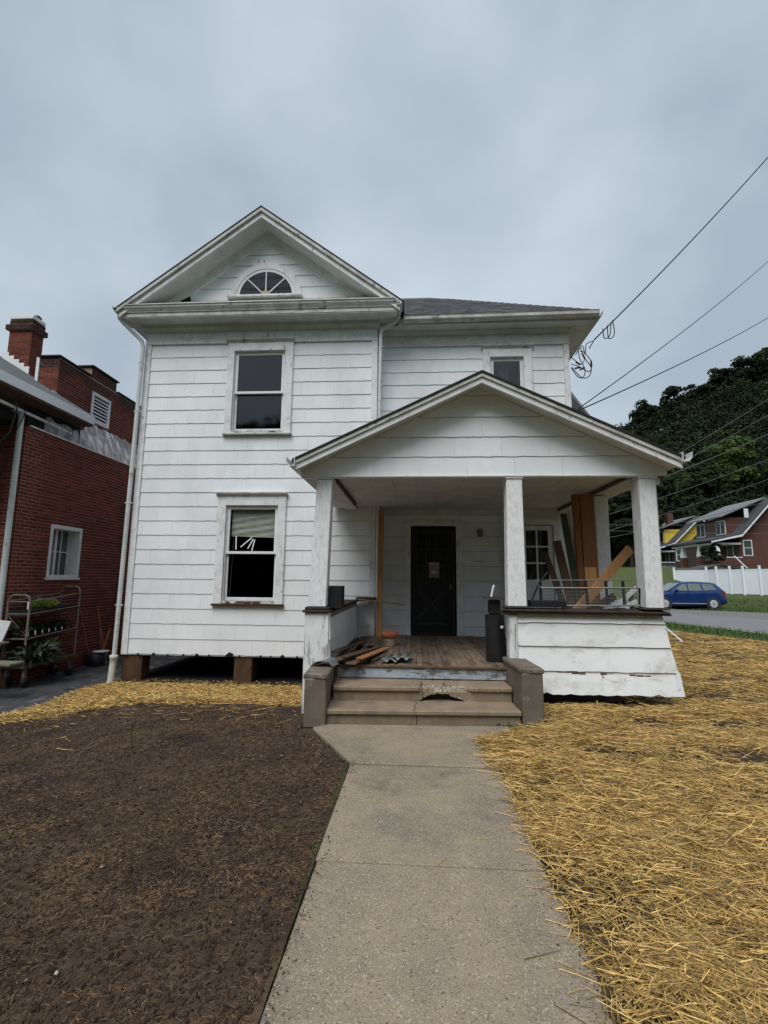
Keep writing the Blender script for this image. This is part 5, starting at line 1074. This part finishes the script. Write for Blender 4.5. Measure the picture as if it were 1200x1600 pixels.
# ------------------------------------------------------------------ far houses
def bungalow(name, lab, xp, xw, xr, y0, y1, zb, ze, zw, zr, mg, mw, mroof, mdorm, cols, wins=True):
    t = thing(name, lab, 'house', (xw, y0, zb)); xe = 2*xr-xw; s1 = (zr-zw)/(xr-xw)
    B(xw, xe, y0, y1, zb-2, zw).obj('walls', mg, t)
    MB().polyY([(xw, zw), (xe, zw), (xr, zr-.05)], y0, y1).obj('gable_wall', mw, t)
    th = .18
    MB().polyY([(xr, zr), (xw-.15, zw-.15*s1), (xw-.15, zw-.15*s1+th), (xr, zr+th)][::-1], y0-.7, y1+.5).obj('roof', mroof, t)
    MB().polyY([(xr, zr), (xe+.9, zw-.9*s1), (xe+.9, zw-.9*s1+th), (xr, zr+th)], y0-.7, y1+.5).obj('roof', mroof, t)
    MB().polyY([(xw-.15, zw-.15*s1), (xp-.5, ze), (xp-.5, ze+th*.8), (xw-.15, zw-.15*s1+th)][::-1], y0-.7, y1+.5).obj('porch_roof', mroof, t)
    MB().polyY([(xr, zr-.2), (xw-.15, zw-.15*s1-.2), (xp-.5, ze-.14), (xp-.5, ze), (xw-.15, zw-.15*s1), (xr, zr)], y0-.74, y0-.70).obj('bargeboard', m_winwhite, t)
    MB().polyY([(xr, zr-.2), (xr, zr), (xe+.9, zw-.9*s1), (xe+.9, zw-.9*s1-.2)], y0-.74, y0-.70).obj('bargeboard', m_winwhite, t)
    B(xp-.1, xw, y0-.2, y1, zb-1.5, zb+.15).obj('porch_floor', mg, t)
    B(xp-.1, xw, y0-.2, y1, ze-.28, ze-.1).obj('porch_ceiling', m_winwhite, t)
    for (cy, ph) in cols:
        B(xp-.28, xp+.28, cy-.28, cy+.28, zb-.8, zb+1.15).obj('pier', mg, t)
        MB().hexa([(xp-.25, cy-.25, zb+1.15), (xp+.25, cy-.25, zb+1.15), (xp+.25, cy+.25, zb+1.15), (xp-.25, cy+.25, zb+1.15)], [(xp-.14, cy-.14, ze-.3), (xp+.14, cy-.14, ze-.3), (xp+.14, cy+.14, ze-.3), (xp-.14, cy+.14, ze-.3)]).obj('porch_column', m_winwhite, t)
    B(xp, xw, y0-.22, y0-.1, zb+.15, zb+.95).obj('porch_wall', mg, t); B(xp-.02, xw, y0-.26, y0-.06, zb+.952, zb+1.03).obj('porch_wall_cap', m_winwhite, t)
    # dormer facing -x
    yd0, yd1 = y0+1.0, y1-1.2; xd = xw-.5; zd0 = zw-.15*s1-.35*(.35)+.05; zd1 = zw+1.75
    B(xd, xr, yd0, yd1, zd0-.2, zd1).obj('dormer', mdorm, t)
    MB().polyY([(xd-.8, zd1-.05), (xr+.1, zr+.2), (xr+.1, zr+.34), (xd-.8, zd1+.08)], yd0-.5, yd1+.6).obj('dormer_roof', m_farroof, t)
    for cy in np.linspace(yd0+.9, yd1-.9, 2):
        w = B(xd-.06, xd-.0, cy-.75, cy+.75, zd0+.25, zd1-.25).obj('dormer_window', m_winwhite, t)
        for q in (-.66, .08): B(xd-.08, xd-.061, cy+q, cy+q+.58, zd0+.36, zd1-.36).obj('pane', m_farglass, w)
    w = B(xw+.25, xw+1.15, y0-.05, y0-.0, zb+1.15, zb+2.75).obj('gable_window', m_winwhite, t); B(xw+.36, xw+1.04, y0-.07, y0-.051, zb+1.25, zb+1.92).box(xw+.36, xw+1.04, y0-.07, y0-.051, zb+2.0, zb+2.65).obj('pane', m_farglass, w)
    for cy in np.linspace(y0+1.5, y1-2, 2):
        w = B(xw-.05, xw-.0, cy-.5, cy+.5, zb+.9, zb+2.5).obj('porch_window', m_winwhite, t); B(xw-.07, xw-.051, cy-.4, cy+.4, zb+1., zb+2.4).obj('pane', m_farglass, w)
    B(xr+.9, xr+1.5, y0-.05, y0, zw+1., zw+2.3).obj('attic_window', m_winwhite, t)
    return t
h2 = bungalow('brick_bungalow', 'dark red brick bungalow with dormer and white porch columns on the slope', 29.9, 32.55, 35.7, 50.0, 57.5, 3.0, 5.55, 6.4, 9.85, m_farbrick, m_farbrick, m_farroofd, m_farbrick2, [(49.4, 0), (52.2, 0), (55.3, 0)])
MB().box(33.2, 33.6, 49.94, 49.99, 8.0, 8.9).obj('attic_window', m_winwhite, h2)
MB().beam((31.4, 49.2, 4.1), (32.4, 48.6, 2.6), .08, .10).obj('handrail', m_winwhite, h2)
h3 = bungalow('yellow_bungalow', 'bright yellow bungalow with grey roof behind the brick bungalow', 31.0, 33.4, 36.6, 64.0, 71.5, 3.0, 5.6, 6.6, 9.8, m_stone, m_yellow, m_farroofd, m_yellow, [(64.3, 0), (68, 0)])
B(34.0, 34.7, 66, 66.7, 8.5, 10.6).obj('chimney', m_farbrick, h3)
tag(MB().box(28.0, 31.5, 60.0, 60.15, 2.0, 3.4).box(28.9, 29.0, 59.95, 60, 2, 3.5).box(30.1, 30.2, 59.95, 60, 2, 3.5).obj('grey_board_fence', m_shed), 'low grey fence below the yellow bungalow', 'fence')

# ------------------------------------------------------------------ foliage
def leaf_cloud(centers, radii, per, leaf, flat=.8):
    """quads spread on and inside the lumps; returns V,F"""
    C = np.repeat(np.array(centers), per, 0); Rr = np.repeat(np.array(radii), per, 0); n = len(C)
    d = rng.normal(size=(n, 3)); d /= np.linalg.norm(d, axis=1)[:, None]; d[:, 2] = np.where(d[:, 2] < -.35, -d[:, 2], d[:, 2])
    r = (.62+.42*rng.random(n)**.7)[:, None]; p = C+d*r*Rr*np.array([1, 1, flat])
    u = rng.normal(size=(n, 3)); u -= d*(u*d).sum(1)[:, None]*.65; u /= np.linalg.norm(u, axis=1)[:, None]
    w = np.cross(u, d+.5*rng.normal(size=(n, 3))); w /= np.linalg.norm(w, axis=1)[:, None]+1e-6
    s = (leaf*(.6+.8*rng.random(n)))[:, None]
    V = np.stack([p-u*s, p+w*s*.7, p+u*s, p-w*s*.7], 1).reshape(-1, 3); F = np.arange(n*4).reshape(-1, 4); return V, F
# the wood: lumps over the hillside
cs, rs = [], []
for _ in range(2300):
    y = 74+rng.random()*95; x = y*(rng.uniform(.28, .90)) if rng.random() < .92 else rng.uniform(-30, 60)
    base = float(gh(x, y)); hcr = rng.uniform(4, 8.5)
    if x < 28 and y < 82: continue
    cs.append((x, y, base+hcr*.72)); rs.append((rng.uniform(2.0, 3.9),)*2+(rng.uniform(2.4, 4.2),))
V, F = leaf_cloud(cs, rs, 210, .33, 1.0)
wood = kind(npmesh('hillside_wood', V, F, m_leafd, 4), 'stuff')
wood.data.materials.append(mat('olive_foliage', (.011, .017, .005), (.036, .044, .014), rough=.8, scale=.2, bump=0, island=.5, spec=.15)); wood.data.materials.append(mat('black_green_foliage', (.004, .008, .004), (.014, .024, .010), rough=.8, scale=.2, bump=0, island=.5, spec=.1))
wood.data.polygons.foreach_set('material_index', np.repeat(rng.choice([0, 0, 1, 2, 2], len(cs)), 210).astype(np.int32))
bs, br_ = [], []
for _ in range(900):
    y = -rng.uniform(30, 85); x = rng.uniform(-110, 120); bs.append((x, y, float(gh(x, y))+5)); br_.append((rng.uniform(3, 5),)*2+(rng.uniform(3.5, 6),))
V, F = leaf_cloud(bs, br_, 90, .6, 1.0)
kind(npmesh('added_wood_behind_camera', V, F, m_leafd, 4), 'stuff')  # unseen trees added on the rear hill so the porch stays darker
def tree(name, lab, x, y, h, w, m, per=130, nl=16, leaf=.28, group=None, cat='tree'):
    z = float(gh(x, y)); t = thing(name, lab, cat, (x, y, z), group)
    cs = []; rs = []
    for _ in range(nl):
        a = rng.random()*6.28; q = rng.random()**.5; hh = rng.random()
        ww = w*.5*(1-.55*abs(hh-.4))*q*.8; cs.append((x+ww*math.cos(a), y+ww*math.sin(a), z+h*(.35+.58*hh))); rr = w*rng.uniform(.13, .24); rs.append((rr, rr, rr*.85))
    V, F = leaf_cloud(cs, rs, per, leaf); V = V-np.array([x, y, z])
    npmesh('crown', V, F, m, 4, parent=t)
    mb = MB().tube([(x, y, z-.3), (x+.1, y, z+h*.3), (x, y+.1, z+h*.7)], [w*.035, w*.028, w*.012], 8)
    for c in cs[:6]: mb.tube([(x, y, z+h*.3), tuple(c)], [w*.016, w*.006], 6)
    mb.obj('trunk', m_bark, t); return t
labs = ['yellow green tree glowing on the lower hill above the brick bungalow roof', 'mid green tree on the lower hill left of the yellow green tree', 'mid green tree above the dormer of the brick bungalow', 'dark tree standing behind the yellow bungalow', 'mid green tree directly right of the porch gutter', 'round dark tree seen between the two right porch posts', 'dark tree low behind the post at the right of the porch', 'tall dark tree beyond the yellow bungalow chimney']
for i, (px, py, h, w, m) in enumerate(((62, 96, 17, 11, m_leafb), (54, 92, 16, 12, m_leafm), (67, 88, 15, 13, m_leafm), (43, 84, 13, 11, m_leafm), (46, 95, 15, 12, m_leafm), (29, 66, 10, 8, m_leafd), (31, 70, 11, 9, m_leafm), (50, 86, 14, 11, m_leafm))):
    tree('hill_tree', labs[i], px, py, h, w, m, per=330, nl=22, leaf=.30)
rl = ['ridge tree farthest right on the skyline, showing most sky through its crown', 'second ridge tree from the right edge', 'third ridge tree from the right edge', 'fourth ridge tree from the right edge', 'fifth ridge tree from the right edge', 'ridge tree nearest the porch roof on the skyline']
for i, (x, y) in enumerate(((118, 156), (109, 156), (101, 157), (93, 156), (85, 157), (76, 158))): tree('ridge_tree', rl[i], x, y, rng.uniform(11, 14), rng.uniform(9, 12), m_leafd, per=110, nl=24, leaf=.42, group='trees along the wooded skyline')
tree('porch_shrub', 'dark shrub in front of the brick bungalow porch steps', 28.7, 48.2, 2.2, 2.6, m_leafd, per=120, nl=10, leaf=.12, cat='shrub')
tree('back_tree', 'green tree top peeking between the chimney and the brick parapet', -13.2, 18.0, 9.2, 3.0, m_leafm, per=220, nl=14, leaf=.10)

# ------------------------------------------------------------------ straw, soil litter, grass
def strands(P, ang, L_, W_, pitch, rollv, bend, lift=0.):
    n = len(P); d = np.stack([np.cos(ang)*np.cos(pitch), np.sin(ang)*np.cos(pitch), np.sin(pitch)], 1)
    s = np.stack([-np.sin(ang), np.cos(ang), np.zeros(n)], 1); upn = np.cross(d, s)
    s = s*np.cos(rollv)[:, None]+upn*np.sin(rollv)[:, None]
    side = np.stack([-np.sin(ang), np.cos(ang), np.zeros(n)], 1)
    a = P-d*(L_/2)[:, None]; b = P+side*bend[:, None]; c = P+d*(L_/2)[:, None]; w = s*(W_/2)[:, None]
    V = np.stack([a-w, a+w, b-w, b+w, c-w*.6, c+w*.6], 1).reshape(-1, 3); k = np.arange(n)*6
    F = np.concatenate([np.stack([k, k+2, k+3, k+1], 1), np.stack([k+2, k+4, k+5, k+3], 1)]); return V, F
def straw_cover(x, y):    # 0..1 coverage of the right yard
    c = fbm(x*.9, y*1.7, 1.2, 4); near = sst((4.4-y)/2.2)
    return sst((c-.375-.075*near)/.13)*(.72+.28*sst((vnoise(x*1.3, y*2.2, 7.)-.25)/.3))
VV, FF, off = [], [], 0
def addst(P, ang, L_, W_, pt_, rl_, bd):
    global off
    V, F = strands(P, ang, L_, W_, pt_, rl_, bd); VV.append(V); FF.append(F+off); off += len(V)
def right_batch(n, y0, y1, wid, lmin, lmax, zmax):
    y = y0+(y1-y0)*rng.random(n)**.8; x = .62+rng.random(n)*(np.minimum(.92*y+.6, 12)-.62)
    edge = .70+.09*sst((3.6-y)/1.2)+.07*np.sin(y*5)*sst((y-2.2)/2)+.10*(fbm(y*3, y*0+2., 1.5)-.5)*2+np.where(y > 4.1, -.10*(y < 5.0), 0)+np.where(y > 4.95, .75*sst((y-4.95)/.5), 0)
    keep = (x > edge) & ~((x < 3.05) & (y > 6.1)) & (y < 17.2-(x-9.)*1.9) & (rng.random(n) < .24+.76*straw_cover(x, y)) & (rng.random(n) < np.where(x < edge+.12, .55, 1))
    x, y = x[keep], y[keep]; n = len(x)
    cov = straw_cover(x, y); z = gh(x, y)+.004+zmax*rng.random(n)**1.3*cov+.02*(fbm(x, y, 5., 4)-.3)
    ang = rng.normal(0, .75, n)+np.where(rng.random(n) < .35, rng.random(n)*6.28, 0)+.8*(fbm(x, y, .7, 2)-.5)
    L_ = lmin+(lmax-lmin)*rng.random(n)**1.5
    addst(np.stack([x, y, z+.003], 1), ang, L_, wid*(.6+.8*rng.random(n)), rng.normal(0, .10, n), rng.uniform(-1.2, 1.2, n), rng.normal(0, .030, n)*L_/.2)
right_batch(36000, 1.1, 3.6, .0030, .06, .30, .035)
right_batch(66000, 3.0, 6.6, .0037, .08, .32, .05)
right_batch(80000, 5.5, 11., .0055, .10, .34, .05)
right_batch(50000, 10., 17.5, .0085, .14, .36, .05)
n = 3800; y = rng.uniform(1.2, 4.4, n); x = .70+rng.random(n)**1.2*.55; z = gh(x, y)+.008+.02*rng.random(n)+.02*(fbm(x, y, 5., 4)-.3)
addst(np.stack([x, y, z], 1), rng.uniform(0, 6.28, n), .05+.20*rng.random(n)**1.5, .0022+.0022*rng.random(n), rng.normal(0, .12, n), rng.uniform(-1.2, 1.2, n), rng.normal(0, .015, n))
# strays lying over the walk
n = 60; y = rng.uniform(1.3, 4.6, n); x = .72-np.abs(rng.normal(0, .09, n)); addst(np.stack([x, y, np.full(n, .017)], 1), rng.uniform(-.7, .7, n), rng.uniform(.06, .2, n), np.full(n, .004), np.zeros(n), rng.uniform(-.5, .5, n), rng.normal(0, .006, n))
n = 16; y = rng.uniform(1.4, 4.8, n); x = rng.uniform(-.45, .65, n); addst(np.stack([x, y, np.full(n, .016)], 1), rng.uniform(0, 6.28, n), rng.uniform(.04, .11, n), np.full(n, .003), np.zeros(n), rng.uniform(-.5, .5, n), rng.normal(0, .004, n))
kind(npmesh('straw_mulch', np.concatenate(VV), np.concatenate(FF), m_straw, 4), 'stuff')
# straw in front of the left wing
VV, FF, off = [], [], 0
n = 60000; x = rng.uniform(-5.85, -1.2, n); y = rng.uniform(6.2, 9.35, n)
fr_ = 6.95+.12*np.sin(x*2.1)+.22*(fbm(x, x*0, 1.6)-.5)-.55*sst((-x-4.3)/1.4)-.12*sst((x+1.9)/.6); mnd = .05*sst((9.2-y)/.5)*sst((y-fr_)/.25)
keep = (y > fr_) & (x > -5.72-.06*np.sin(y*4)) & ~((x > -1.40) & (y > 6.1)) & (rng.random(n) < .35+.65*sst((y-fr_)/.15)); x, y = x[keep], y[keep]; n = len(x); mnd = mnd[keep]
addst(np.stack([x, y, gh(x, y)+.012+mnd*rng.random(n)+.02*fbm(x, y, 6., 3)], 1), rng.normal(0, .8, n)+np.where(rng.random(n) < .3, 1.5, 0), .07+.16*rng.random(n)**1.5, .006*(.6+.8*rng.random(n)), rng.normal(0, .16, n), rng.uniform(-1.1, 1.1, n), rng.normal(0, .008, n))
n = 260; x = rng.uniform(-5.2, -.75, n); y = 6.9-np.abs(rng.normal(0, .75, n)); addst(np.stack([x, y, gh(x, y)+.02], 1), rng.uniform(0, 6.28, n), rng.uniform(.05, .22, n), np.full(n, .004), np.zeros(n), rng.uniform(-1, 1, n), rng.normal(0, .01, n))
kind(npmesh('straw_patch', np.concatenate(VV), np.concatenate(FF), m_straw, 4), 'stuff')
# soil litter: fibres, clods, pebbles
VV, FF, off = [], [], 0
def leftpts(n, y0, y1, gamma=1.):
    y = y0+(y1-y0)*rng.random(n)**gamma; x = -.56-rng.random(n)*(np.minimum(.86*y+.4, 5.6)-.56); k = x < np.where(y < 4.23, -.545, -.54-(y-4.23)*.62); return x[k], y[k]
x, y = leftpts(90000, 1.2, 7.2, 1.3); k = rng.random(len(x)) < .25+.9*sst((fbm(x, y, 1.6, 4)-.42)/.15); x, y = x[k], y[k]; n = len(x)
addst(np.stack([x, y, gh(x, y)+lumps(x, y)+.007], 1), rng.uniform(0, 6.28, n), .012+.045*rng.random(n)**2, .0016+.0016*rng.random(n)+.0004*y, rng.normal(0, .2, n), rng.uniform(-1, 1, n), rng.normal(0, .003, n))
kind(npmesh('dead_grass', np.concatenate(VV), np.concatenate(FF), m_fiber, 4), 'stuff')
def clods(x, y, r, m, name, extra=0.):
    n = len(x); z = gh(x, y)+lumps(x, y)*(x < 0)+.004+extra; base = np.array([[1, 0, 0], [0, 1, 0], [-1, 0, 0], [0, -1, 0], [0, 0, .8], [0, 0, -.5]])
    V = base[None]*(.6+.8*rng.random((n, 6, 1)))*r[:, None, None]; a = rng.random(n)*6.28; ca, sa = np.cos(a)[:, None], np.sin(a)[:, None]
    V = np.stack([V[..., 0]*ca-V[..., 1]*sa+x[:, None], V[..., 0]*sa+V[..., 1]*ca+y[:, None], V[..., 2]+z[:, None]], 2).reshape(-1, 3)
    f = np.array([[0, 1, 4], [1, 2, 4], [2, 3, 4], [3, 0, 4], [1, 0, 5], [2, 1, 5], [3, 2, 5], [0, 3, 5]]); F = (f[None]+(np.arange(n)*6)[:, None, None]).reshape(-1, 3)
    return kind(npmesh(name, V, F, m, 3), 'stuff')
x, y = leftpts(52000, 1.2, 7.3, 1.2); clods(x, y, .003+.011*rng.random(len(x))**3, m_clod, 'soil_crumbs')
x, y = leftpts(900, 1.2, 7.2); clods(x, y, .009+.011*rng.random(len(x))**2, m_clod, 'soil_lumps')
x, y = leftpts(110, 1.2, 7.0); clods(x, y, .005+.007*rng.random(len(x))**2, mat('pale_pebble', (.30, .27, .23), (.2, .18, .15), rough=.8, bump=0, island=.6), 'pebbles', .006)
x = rng.uniform(.7, 6, 9000); y = rng.uniform(1.2, 6.2, 9000); k = x < .86*y+.5; clods(x[k], y[k], .003+.010*rng.random(k.sum())**3, m_clod, 'yard_soil_crumbs')
n = 1600; y = rng.uniform(1.2, 5.2, n); x = np.where(rng.random(n) < .75, -.53+np.abs(rng.normal(0, .035, n)), .72-np.abs(rng.normal(0, .05, n))); k = y < 4.3; clods(x[k], y[k], .0015+.004*rng.random(k.sum())**3, m_clod, 'path_crumbs', .010)
# gravel pieces and grass blades by the road
n = 30000; x = rng.uniform(9.5, 24, n); y = rng.uniform(13.5, 34, n); nearline = 17.07+(x-11.74)*(21.15-17.07)/(10.58-11.74); gl = 30.8-(x-18)*.0
side = (x-10.58)*(17.07-21.15)-(y-21.15)*(11.74-10.58); k = (side > .25) & (y > 17.0-(x-9.)*1.9) & (y < 24); 
u0 = (y > 29.2+(19.6-x)*.75)
k = k | u0 
x, y = x[k], y[k]; VV, FF, off = [], [], 0; n = len(x)
addst(np.stack([x, y, gh(x, y)+.05], 1), rng.uniform(0, 6.28, n), rng.uniform(.10, .20, n), np.full(n, .018), rng.uniform(.6, 1.4, n), rng.uniform(-1, 1, n), rng.normal(0, .02, n))
kind(npmesh('verge_grass', np.concatenate(VV), np.concatenate(FF), m_blade, 4), 'stuff')
n = 700; y = rng.uniform(1.2, 4.3, n); x = -.545-np.abs(rng.normal(0, .018, n)); k = fbm(y*2, x, 1.) > .5; x, y = x[k], y[k]; n = len(x); VV, FF, off = [], [], 0
addst(np.stack([x, y, gh(x, y)+.012], 1), rng.uniform(0, 6.28, n), rng.uniform(.012, .03, n), np.full(n, .002), rng.uniform(.5, 1.3, n), rng.uniform(-1, 1, n), rng.normal(0, .002, n))
kind(npmesh('edge_weeds', np.concatenate(VV), np.concatenate(FF), m_blade, 4), 'stuff')
